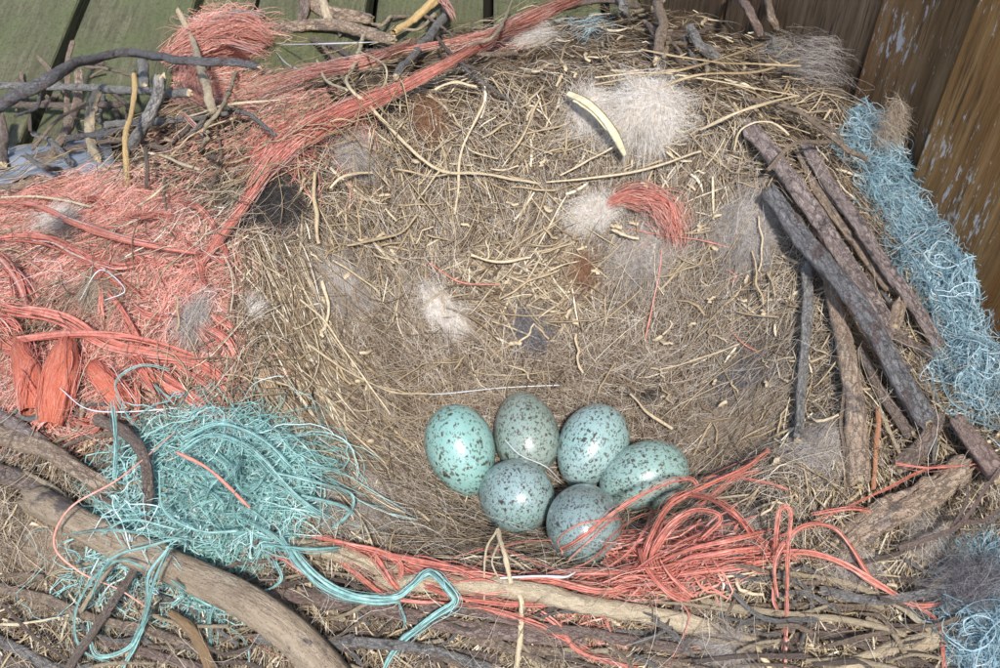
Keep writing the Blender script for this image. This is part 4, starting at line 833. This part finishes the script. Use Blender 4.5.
# E: front ribbons
t = thing('twine_strands', 'glossy orange twine strands looping along the front rim beside the eggs', 'twine', P(640, 570)[0])
FR = [ # orange ribbons: (path, half width px)
 ([(560, 548, 10), (592, 528, 22), (625, 505, 32), (660, 486, 36), (690, 478, 30), (700, 490, 20)], 2.6),
 ([(568, 560, 10), (600, 530, 22), (618, 512, 26)], 1.6), ([(598, 560, 14), (612, 530, 18), (603, 510, 16)], 1.5),
 ([(562, 556, 8), (564, 536, 16), (580, 524, 24), (605, 520, 20)], 1.1),
 ([(770, 450, 6), (745, 468, 14), (705, 486, 22), (670, 505, 26), (650, 540, 18), (640, 572, 10)], 2.6),
 ([(762, 470, 6), (735, 478, 14), (700, 505, 22), (670, 530, 22), (648, 565, 12)], 2.2),
 ([(700, 540, 14), (720, 520, 24), (712, 512, 28), (690, 512, 28), (665, 530, 24), (650, 560, 16), (664, 585, 12), (690, 602, 12)], 3.2),
 ([(756, 540, 10), (735, 512, 22), (705, 496, 26), (675, 496, 24), (660, 520, 20), (655, 556, 14), (670, 585, 12), (692, 600, 12)], 2.8),
 ([(640, 548, 14), (648, 570, 18), (668, 592, 16), (692, 604, 10)], 3.4), ([(660, 560, 18), (675, 580, 18), (695, 597, 12)], 3.0),
 ([(650, 575, 10), (690, 560, 14), (730, 552, 14), (790, 545, 8)], 4.0), ([(655, 580, 10), (700, 572, 14), (745, 566, 12), (780, 556, 8)], 3.6),
 ([(650, 566, 12), (690, 548, 16), (730, 540, 16), (772, 530, 8)], 3.2), ([(560, 585, 8), (610, 580, 12), (660, 572, 14), (720, 560, 10)], 3.2),
 ([(775, 565, 8), (778, 530, 24), (782, 508, 28), (790, 512, 28), (787, 550, 24), (786, 600, 16), (784, 675, 8)], 3.0),
 ([(778, 600, 14), (776, 560, 20), (800, 528, 22), (830, 526, 18), (850, 545, 16), (878, 590, 12)], 2.2),
 ([(760, 556, 12), (800, 552, 14), (840, 562, 16), (880, 585, 16), (915, 605, 12), (945, 602, 8)], 3.0),
 ([(915, 605, 12), (938, 622, 12), (944, 660, 8), (946, 680, 8)], 2.2),
 ([(776, 575, 12), (774, 600, 14), (784, 620, 12)], 2.0),
 ([(810, 514, 12), (850, 508, 14), (875, 512, 10)], 2.2), ([(760, 545, 8), (820, 520, 14), (880, 492, 14), (930, 468, 14), (972, 466, 12), (982, 472, 10)], 1.6),
 ([(895, 464, 14), (930, 468, 17), (978, 464, 14)], 2.0),
 ([(700, 490, 20), (712, 476, 18), (760, 480, 10), (790, 490, 6)], 1.8), ([(720, 500, 12), (760, 540, 10), (800, 560, 8)], 3.4),
 ([(330, 540, 8), (380, 552, 12), (430, 562, 13), (480, 575, 13), (540, 588, 12)], 4.4), ([(312, 535, 8), (350, 545, 12), (395, 560, 12), (400, 580, 10)], 3.8),
 ([(270, 552, 6), (290, 562, 12), (322, 585, 8)], 3.6), ([(370, 550, 10), (388, 575, 14), (400, 590, 10)], 4.0), ([(400, 575, 8), (450, 595, 13), (500, 604, 13), (560, 606, 10)], 4.2),
 ([(415, 602, 8), (480, 608, 12), (535, 622, 12), (560, 635, 10), (600, 655, 8)], 3.6), ([(540, 610, 10), (560, 625, 12), (580, 650, 10), (640, 668, 6)], 3.4),
 ([(480, 585, 8), (540, 578, 13), (600, 590, 12), (650, 582, 8)], 4.6), ([(515, 592, 8), (560, 575, 13), (620, 572, 13), (660, 560, 8)], 3.6),
 ([(620, 640, 6), (670, 648, 8), (720, 650, 6)], 2.4), ([(660, 590, 10), (690, 615, 14), (668, 668, 8)], 1.4), ([(445, 560, 8), (490, 548, 14), (530, 560, 13), (580, 580, 8)], 1.2),
 ([(470, 570, 8), (510, 545, 14), (560, 540, 13)], .9), ([(585, 590, 10), (600, 610, 12), (620, 650, 8)], 1.3), ([(230, 620, 3), (260, 645, 5), (300, 665, 3)], 1.3),
 ([(330, 550, 6), (380, 590, 14), (400, 598, 14), (470, 604, 8)], 3.2), ([(640, 505, 10), (652, 512, 14), (640, 560, 16), (610, 590, 12)], 1.4),
 ([(545, 575, 8), (590, 560, 14), (630, 520, 16), (660, 510, 12)], 1.2), ([(560, 590, 8), (620, 560, 16), (645, 530, 18), (650, 515, 12)], 1.2), ([(600, 600, 8), (650, 560, 18), (700, 535, 14), (760, 515, 8)], 1.6),
]
def tape(c, w, mat, parent):
    """a flat fibrillated tape: a few thin strips running together, with hair-fine split fibres"""
    px = .00044; k = max(2, int(round(w * 1.7))); V1 = bundle(c, w * .85, k, (w * px * .16, w * px * .42), 5, .3, K=max(16, len(c) * 7), wander=.5, ends=.03)
    V2 = bundle(c, w * 1.6, max(2, k), (.00006, .00014), 3, None, K=max(16, len(c) * 7), wander=1.4, ends=.2)
    V, Fc = join([V1, V2]); mesh_obj('strand', V, Fc, M[mat], parent)
for c, w in FR: tape(c, w, 'orange', t)
stuff('fibre_mass', [bundle([(560, 588, 8), (620, 582, 12), (680, 572, 14), (740, 560, 12), (800, 550, 6)], [8, 15, 20, 15, 6], 30, (.0001, .0004), 4, .4, wander=1.8), tangle(660, 560, 60, 34, 130, (.03, .08), (.0001, .0004), 28, 16), tangle(560, 600, 80, 16, 120, (.03, .06), (.0001, .0004), 30, 8),
                     bundle([(390, 560, 8), (470, 580, 12), (560, 600, 10)], [8, 10, 8], 40, (.0001, .0005), 4, .5, wander=1.8), tangle(590, 630, 60, 24, 60, (.02, .06), (.0001, .0003), 30, 6)], 'orange', t)

# F: teal twine
t = thing('twine_tangle', 'tangled teal twine heap draped over the thick branch at lower left', 'twine', P(200, 510)[0])
th_ = (.00006, .00024)
stuff('fibre_mass', [tangle(240, 478, 100, 48, 560, (.04, .09), th_, 38, 20, 17, 3, .5), tangle(190, 452, 60, 26, 170, (.04, .1), th_, 38, 20, 17, 3, .5), tangle(240, 520, 80, 40, 200, (.05, .1), th_, 38, 16, 17, 3, .5),
                     tangle(150, 500, 50, 40, 120, (.04, .1), th_, 38, 20, 17, 3, .5), tangle(120, 585, 45, 40, 70, (.05, .1), th_, 30, 14, 17, 3, .5), tangle(215, 590, 40, 35, 90, (.04, .09), th_, 32, 14, 17, 3, .5),
                     tangle(150, 560, 60, 24, 70, (.05, .1), th_, 26, 34, 17, 3, .5)], 'teal', t)
TE = [([(150, 570, 40), (120, 560, 34), (92, 580, 26), (75, 615, 18), (82, 650, 14), (118, 665, 12)], 1.6), ([(170, 545, 46), (148, 575, 40), (148, 610, 22), (135, 645, 16), (120, 672, 10)], 2.4),
 ([(172, 540, 46), (155, 580, 40), (140, 630, 20), (125, 650, 16), (95, 655, 14), (88, 620, 16)], 2.0), ([(60, 535, 20), (110, 530, 46), (160, 535, 48), (220, 545, 40)], 1.4), ([(100, 535, 40), (130, 520, 46), (180, 530, 46)], 1.6),
 ([(190, 535, 44), (150, 545, 46), (110, 560, 38), (90, 600, 18)], 1.8), ([(290, 545, 16), (310, 570, 18), (335, 588, 18), (365, 597, 18), (395, 597, 18), (412, 585, 18), (430, 572, 17), (450, 590, 16), (455, 603, 15), (430, 620, 15), (400, 645, 13), (382, 675, 10)], 3.6),
 ([(280, 535, 16), (300, 565, 19), (330, 590, 20), (370, 601, 19), (398, 600, 18)], 3.0), ([(398, 600, 18), (404, 620, 14), (402, 630, 12)], 1.4), ([(265, 470, 22), (310, 480, 24), (350, 492, 16), (352, 510, 12), (330, 530, 12)], 2.0),
 ([(300, 495, 22), (340, 505, 18), (355, 515, 12)], 1.6), ([(260, 545, 18), (310, 550, 18), (340, 548, 12)], 2.2), ([(140, 430, 24), (125, 412, 26), (115, 385, 24), (125, 372, 22), (145, 365, 20), (170, 370, 18)], 1.2),
 ([(112, 400, 22), (116, 440, 22), (114, 480, 20)], 2.0), ([(180, 440, 26), (220, 425, 28), (262, 440, 26), (292, 468, 22)], 2.2), ([(175, 455, 28), (210, 435, 30), (250, 450, 28), (300, 500, 20), (330, 520, 14)], 2.2),
 ([(235, 515, 24), (265, 530, 22), (285, 545, 18), (310, 575, 14)], 2.4), ([(160, 470, 28), (165, 510, 30), (200, 530, 34), (240, 530, 26)], 1.8), ([(210, 600, 8), (220, 620, 12), (245, 640, 10), (250, 668, 6)], 1.4), ([(240, 575, 20), (210, 612, 14), (212, 650, 8)], 1.6),
 ([(275, 560, 14), (282, 580, 16), (262, 590, 14), (240, 580, 16)], 1.8), ([(170, 580, 36), (200, 600, 16), (235, 615, 10)], 2.0)]
for k in range(75):
    a0, b0 = 225 + rng.normal() * 48, 482 + rng.normal() * 28; hd0 = rng.uniform(0, 6.28); tn = rng.choice([-1, 1]) * rng.uniform(.25, .8); c = []
    for q in range(6):
        c.append((a0, b0, rng.uniform(10, 26) * math.exp(-(((a0 - 225) / 90) ** 2 + ((b0 - 480) / 50) ** 2)) + 4)); st_ = rng.uniform(12, 26); a0 += math.cos(hd0) * st_; b0 += math.sin(hd0) * st_ * .7; hd0 += tn
    TE.append((c, rng.uniform(.5, 1.7)))
for c, w in TE: tape(c, w * 1.05, 'teal', t)
strip('thread', [(176, 452, 30), (210, 470, 30), (250, 508, 24)], 1.6, 'orange', 'single orange thread lying across the teal twine', cat='twine thread')
t = strip('thread', [(175, 432, 20), (120, 478, 34), (70, 508, 40), (54, 545, 26), (80, 572, 20), (120, 590, 18), (150, 610, 14)], 1.1, 'orange_fine', 'thin pink thread curving over the thick branch', cat='twine thread')
o = strip('thread', [(405, 596, 14), (395, 590, 12)], .8, 'teal', 'tiny teal end beside the bent teal ribbon', cat='twine thread')

# G: blue twine at right
t = thing('twine_tangle', 'pale blue frayed twine hanging between the right sticks and the wall', 'twine', P(930, 280)[0])
stuff('fibre_mass', [tangle(872, 150, 32, 24, 300, (.02, .05), fine, 60, 14), tangle(895, 192, 32, 34, 420, (.02, .05), fine, 60, 14), tangle(918, 242, 28, 40, 330, (.02, .05), fine, 60, 12), tangle(945, 295, 30, 34, 230, (.02, .05), (.00008, .0002), 45, 14),
                     tangle(965, 355, 30, 48, 240, (.03, .07), (.0001, .00022), 42, 14, 20), tangle(985, 390, 28, 48, 150, (.03, .07), (.0001, .00022), 40, 14, 20), tangle(868, 118, 16, 8, 110, (.02, .04), fine, 60, 8)], 'blue', t)
for c, w in [([(938, 330, 18), (932, 370, 20), (940, 405, 18), (965, 418, 14), (1000, 430, 10)], 1.4), ([(900, 240, 18), (935, 290, 20), (962, 330, 20), (1000, 345, 14)], 1.4), ([(935, 350, 20), (950, 400, 20), (985, 420, 14)], 1.2), ([(862, 160, 18), (895, 230, 20), (940, 300, 20), (955, 320, 18)], 1.2)]:
    tape(c, w, 'blue', t)
for k in range(40):
    u_ = rng.uniform(); a0 = np.interp(u_, [0, .3, .6, 1], [870, 905, 945, 985]) + rng.normal() * 12; b0 = np.interp(u_, [0, .3, .6, 1], [145, 215, 295, 400]) + rng.normal() * 8; hd0 = rng.uniform(0, 6.28); tn = rng.choice([-1, 1]) * rng.uniform(.3, .9); c = []
    for q in range(6):
        c.append((a0, b0, rng.uniform(6, 14))); st_ = rng.uniform(6, 14); a0 += math.cos(hd0) * st_; b0 += math.sin(hd0) * st_; hd0 += tn
    if in_front_of_wall(P([q[0] for q in c], [q[1] for q in c], .01), .004).all(): tape(c, rng.uniform(.4, .8), 'blue', t)
t = thing('twine_tangle', 'bright blue matted netting in the lower right corner', 'twine', P(980, 630)[0])
stuff('fibre_mass', [tangle(985, 630, 44, 54, 1100, (.02, .05), (.0001, .00022), 60, 18), tangle(975, 572, 22, 24, 300, (.02, .05), fine, 60, 14)], 'blue', t)
t = thing('twine_tangle', 'few faded blue threads caught at the crest near the top', 'twine', P(590, 30)[0])
stuff('fibre_mass', [tangle(590, 30, 28, 14, 60, (.015, .03), fine, 50, 8), tangle(790, 50, 20, 12, 80, (.015, .03), fine, 60, 12)], 'blue', t)

# ------------------------------------------------------------------ wool tufts
def tuft(cx, cy, rx, ry, n, mat, label, rot=0, thick=10, L=(.008, .02), rad=(.00002, .00006), cat='wool tuft', flow=None, curl=60):
    n = int(n * 1.5); L = (L[0] * 1.2, L[1] * 1.7); curl = curl * 1.2
    a = rng.uniform(0, 6.28, n); q = rng.uniform(0, 1, n) ** 1.1; x = q * np.cos(a) * rx * .8; y = q * np.sin(a) * ry * .8; cr, sr = math.cos(R_(rot)), math.sin(R_(rot))
    base = P(cx + x * cr + y * sr, cy - x * sr + y * cr); cen = P(cx, cy)[0]; sd = int(rng.integers(60))
    K = 8; u = np.linspace(0, 1, K)[None]; Ls = rng.uniform(*L, n); dome = np.sqrt(np.clip(1 - q * q, 0, 1))
    rad_d = np.arctan2(base[:, 1] - cen[1], base[:, 0] - cen[0])
    fld = 2.6 * vnoise(base[:, 0] * 90, base[:, 1] * 90, sd) + (R_(flow) if flow is not None else rng.uniform(0, 6.28))      # locks
    hx = np.cos(fld) + (.5 * q * np.cos(rad_d) if flow is None else 0); hy = np.sin(fld) + (.5 * q * np.sin(rad_d) if flow is None else 0)
    hd = np.arctan2(hy, hx) + rng.normal(size=n) * .55
    kap = rng.normal(size=n) * curl; th = hd[:, None] + kap[:, None] * Ls[:, None] * u + .5 * np.sin(rng.uniform(0, 6.28, (n, 1)) + 5 * u); st = (Ls / (K - 1))[:, None]
    X = base[:, :1] + np.cumsum(np.cos(th) * st, 1) - .4 * np.cos(hd)[:, None] * Ls[:, None]; Y = base[:, 1:2] + np.cumsum(np.sin(th) * st, 1) - .4 * np.sin(hd)[:, None] * Ls[:, None]
    h0 = rng.uniform(0, 1, n) ** .7 * dome * thick / 1000 * (1 + .4 * vnoise(base[:, 0] * 110, base[:, 1] * 110, sd + 1))
    Z = surf(X, Y) + h0[:, None] + .0005 + (rng.uniform(0, 1, n) * thick / 1000 * .3)[:, None] * np.sin(u * 2.8)
    pts = confine(np.stack([X, Y, Z], -1), cx, cy, rx, ry, rot, 1.0, .42, .75); ok = in_front_of_wall(pts, .001).all(1); pts = pts[ok]
    V, Fc = ribbons(pts, rng.uniform(*rad, len(pts))); o = mesh_obj('wool_tuft', V, Fc, M[mat], None, smooth=False); tag(o, label, cat); return o
tuft(645, 124, 38, 23, 4600, 'wool_white', 'large fluffy white wool tuft on the upper back rim', thick=13, L=(.009, .02), rot=-12)
tuft(588, 118, 24, 16, 700, 'wool_white', 'thin left wing of white wool under the yellow leaf blade', thick=8)
tuft(525, 38, 32, 15, 1500, 'wool_white', 'whitish wool tuft beside the rope end near the top', rot=-15, thick=10)
tuft(822, 68, 42, 34, 2300, 'wool_grey', 'wispy grey fluff against the wall at the top right', thick=22, L=(.012, .03), rad=(.00002, .00005))
tuft(795, 48, 34, 16, 800, 'wool_tan', 'beige fluff at the foot of the dark wall board', thick=14, L=(.012, .028), rad=(.00002, .00005))
tuft(594, 221, 30, 9, 1000, 'wool_white', 'white wool wisp left of the orange loop', rot=18, thick=7, flow=200)
tuft(441, 311, 30, 10, 650, 'wool_white', 'white wool wisp on the middle of the back wall', rot=-52, thick=5, flow=-60)
tuft(462, 328, 8, 12, 400, 'wool_white', 'small bright white wool curl beside the back wall wisp', thick=6, L=(.004, .01))
tuft(745, 238, 28, 32, 1700, 'wool_grey', 'grey wool tuft left of the right sticks', rot=30, thick=9)
tuft(356, 168, 24, 9, 900, 'wool_grey', 'narrow grey wool wisp below the rope', rot=-8, thick=9, flow=-10)
tuft(62, 235, 18, 12, 600, 'wool_white', 'pale wool bit inside the orange net near the left edge', rot=20, thick=16)
tuft(72, 244, 14, 9, 300, 'wool_slate', 'dark grey wool bit inside the orange net', thick=14)
tuft(200, 336, 16, 18, 800, 'wool_grey', 'grey wool tuft at the right edge of the orange net', thick=12)
tuft(280, 212, 27, 13, 2200, 'wool_dark', 'black wool tuft beside the lower rope end', rot=-12, thick=8, curl=150, L=(.006, .014))
tuft(430, 124, 13, 17, 380, 'wool_brown', 'reddish brown hair tuft near the forked root', thick=8, curl=90)
tuft(583, 274, 13, 16, 700, 'wool_brown', 'round brown hair patch in the middle of the back slope', thick=5, L=(.004, .012), flow=-95)
tuft(527, 334, 14, 24, 500, 'wool_slate', 'grey-brown feathery wisp above the olive-grey egg', rot=40, thick=5, flow=-80)
tuft(962, 606, 34, 17, 1800, 'wool_slate', 'dark grey wool tuft over the blue netting at lower right', rot=10, thick=20, L=(.01, .024))
tuft(728, 656, 32, 14, 1200, 'wool_grey', 'pale grey wool tuft at the bottom edge', thick=10)
tuft(258, 318, 9, 11, 500, 'wool_white', 'small cream wool curl on the left rim', thick=9, L=(.004, .01), curl=150)
tuft(882, 158, 16, 14, 500, 'wool_tan', 'cream wool tuft caught in the blue twine', thick=26, L=(.006, .014))
tuft(100, 308, 22, 14, 700, 'wool_tan', 'beige wool patch in the middle of the orange net', thick=12)
tuft(340, 285, 22, 30, 900, 'wool_grey', 'thin grey wool veil on the left wall of the cup', thick=5, flow=-70)
tuft(345, 500, 44, 34, 1500, 'wool_grey', 'grey hair mat left of the turquoise egg', rot=-30, thick=4, L=(.01, .03))
tuft(720, 545, 44, 18, 900, 'wool_grey', 'grey hair mat behind the orange knot', thick=6, L=(.01, .03))
tuft(820, 455, 34, 20, 700, 'wool_grey', 'dull grey hair patch at the foot of the pinkish tan stick', thick=5, L=(.01, .024))
tuft(330, 440, 34, 30, 900, 'wool_tan', 'tan hair mat low on the left wall', rot=-30, thick=5, L=(.01, .028))
tuft(640, 260, 36, 20, 700, 'wool_grey', 'thin grey hair veil under the orange loop', thick=5, L=(.01, .028))
tuft(730, 430, 44, 36, 900, 'wool_tan', 'beige hair mat on the right side of the cup', thick=4, L=(.01, .028))
tuft(740, 380, 34, 18, 700, 'wool_slate', 'brownish grey hair band on the right wall', rot=20, thick=4, L=(.01, .026), flow=20)
tuft(645, 400, 14, 4, 260, 'wool_dark', 'tiny black hair tuft behind the pale blue egg', thick=3, L=(.005, .012), flow=0)
tuft(850, 575, 24, 14, 500, 'wool_grey', 'small grey wisp under the arching orange strand', thick=10)
tuft(680, 590, 26, 10, 400, 'wool_grey', 'grey wisp beneath the glossy orange knot', thick=6)
tuft(60, 560, 46, 26, 1300, 'wool_tan', 'tan hair mat below the broken end of the thick branch', thick=6, L=(.01, .03), flow=0)
tuft(930, 545, 24, 20, 700, 'wool_grey', 'grey wool between the bark chunk and the pale twigs', thick=10)
tuft(1000, 330, 24, 40, 900, 'wool_grey', 'pale grey wool beside the wall post at the right edge', thick=16, L=(.01, .03))
# white threads and monofilament
m, n, l, b = mat_base('pale_filament', .3, .6); b.inputs['Base Color'].default_value = (*hexc('cfd3d6'), 1); M['filament'] = m
for c, lb, w in [([(280, 45, 14), (320, 44, 18), (378, 42, 14)], 'thin pale filament running level past the driftwood', .7), ([(276, 52, 14), (290, 66, 14), (322, 76, 12)], 'pale filament loop under the driftwood', .7),
                 ([(395, 393, 5), (440, 394, 6), (500, 388, 5), (560, 385, 4)], 'long pale hair thread behind the back row of eggs', .6), ([(80, 300, 16), (100, 270, 18), (125, 290, 20), (105, 300, 18)], 'fine white thread loop in the orange net', .6),
                 ([(500, 578, 16), (540, 576, 17), (565, 577, 16), (575, 572, 14)], 'pale blue thread lying along the orange strands', 1.4), ([(505, 440, 36), (520, 455, 36), (545, 466, 34), (560, 480, 20)], 'white hair lying over the olive-grey egg', .5),
                 ([(60, 388, 20), (85, 408, 22), (120, 412, 22), (180, 408, 14)], 'pale thread curving over the lower orange net', .7)]:
    strip('thread', c, w, 'filament', lb, cat='thread', flat=1.0)

# loose hay and hair that has drifted over twine, sticks and the front rim
layer('drifted_hay', 900, M['hay'], (.01, .04), (.00008, .00022), 7, 30, (.003, .013), (.0, .004), 1.3, 3, .5, box=(-20, 1010, 380, 690), dens=lambda p, x, y: np.where(rr(p) > .92, 1., 0.))
layer('drifted_hay', 600, M['straw_tan'], (.008, .03), (.0002, .0005), 5, 25, (.008, .022), (.0, .004), 1.3, 3, .5, box=(-20, 420, 30, 200), dens=lambda p, x, y: np.where(rr(p) > .85, 1., .2))
layer('drifted_hair', 2500, M['hair'], (.02, .06), (.00004, .00009), 9, 60, (.004, .016), (.0, .005), 1.2, sides=2, wob=.15, dens=lambda p, x, y: np.where(rr(p) > .8, 1., .3))
layer('front_straw', 420, M['straw'], (.006, .028), (.0002, .0007), 6, 16, (.001, .006), (.0, .003), .7, 4, .35, box=(-20, 1010, 560, 690), dens=lambda p, x, y: np.where(x < 330, .5, 1.))
layer('rim_straw', 200, M['straw'], (.006, .022), (.0002, .0006), 6, 16, (.001, .006), (.0, .003), 1., 4, .35, box=(780, 960, 380, 600), dens=lambda p, x, y: np.ones(len(x)))
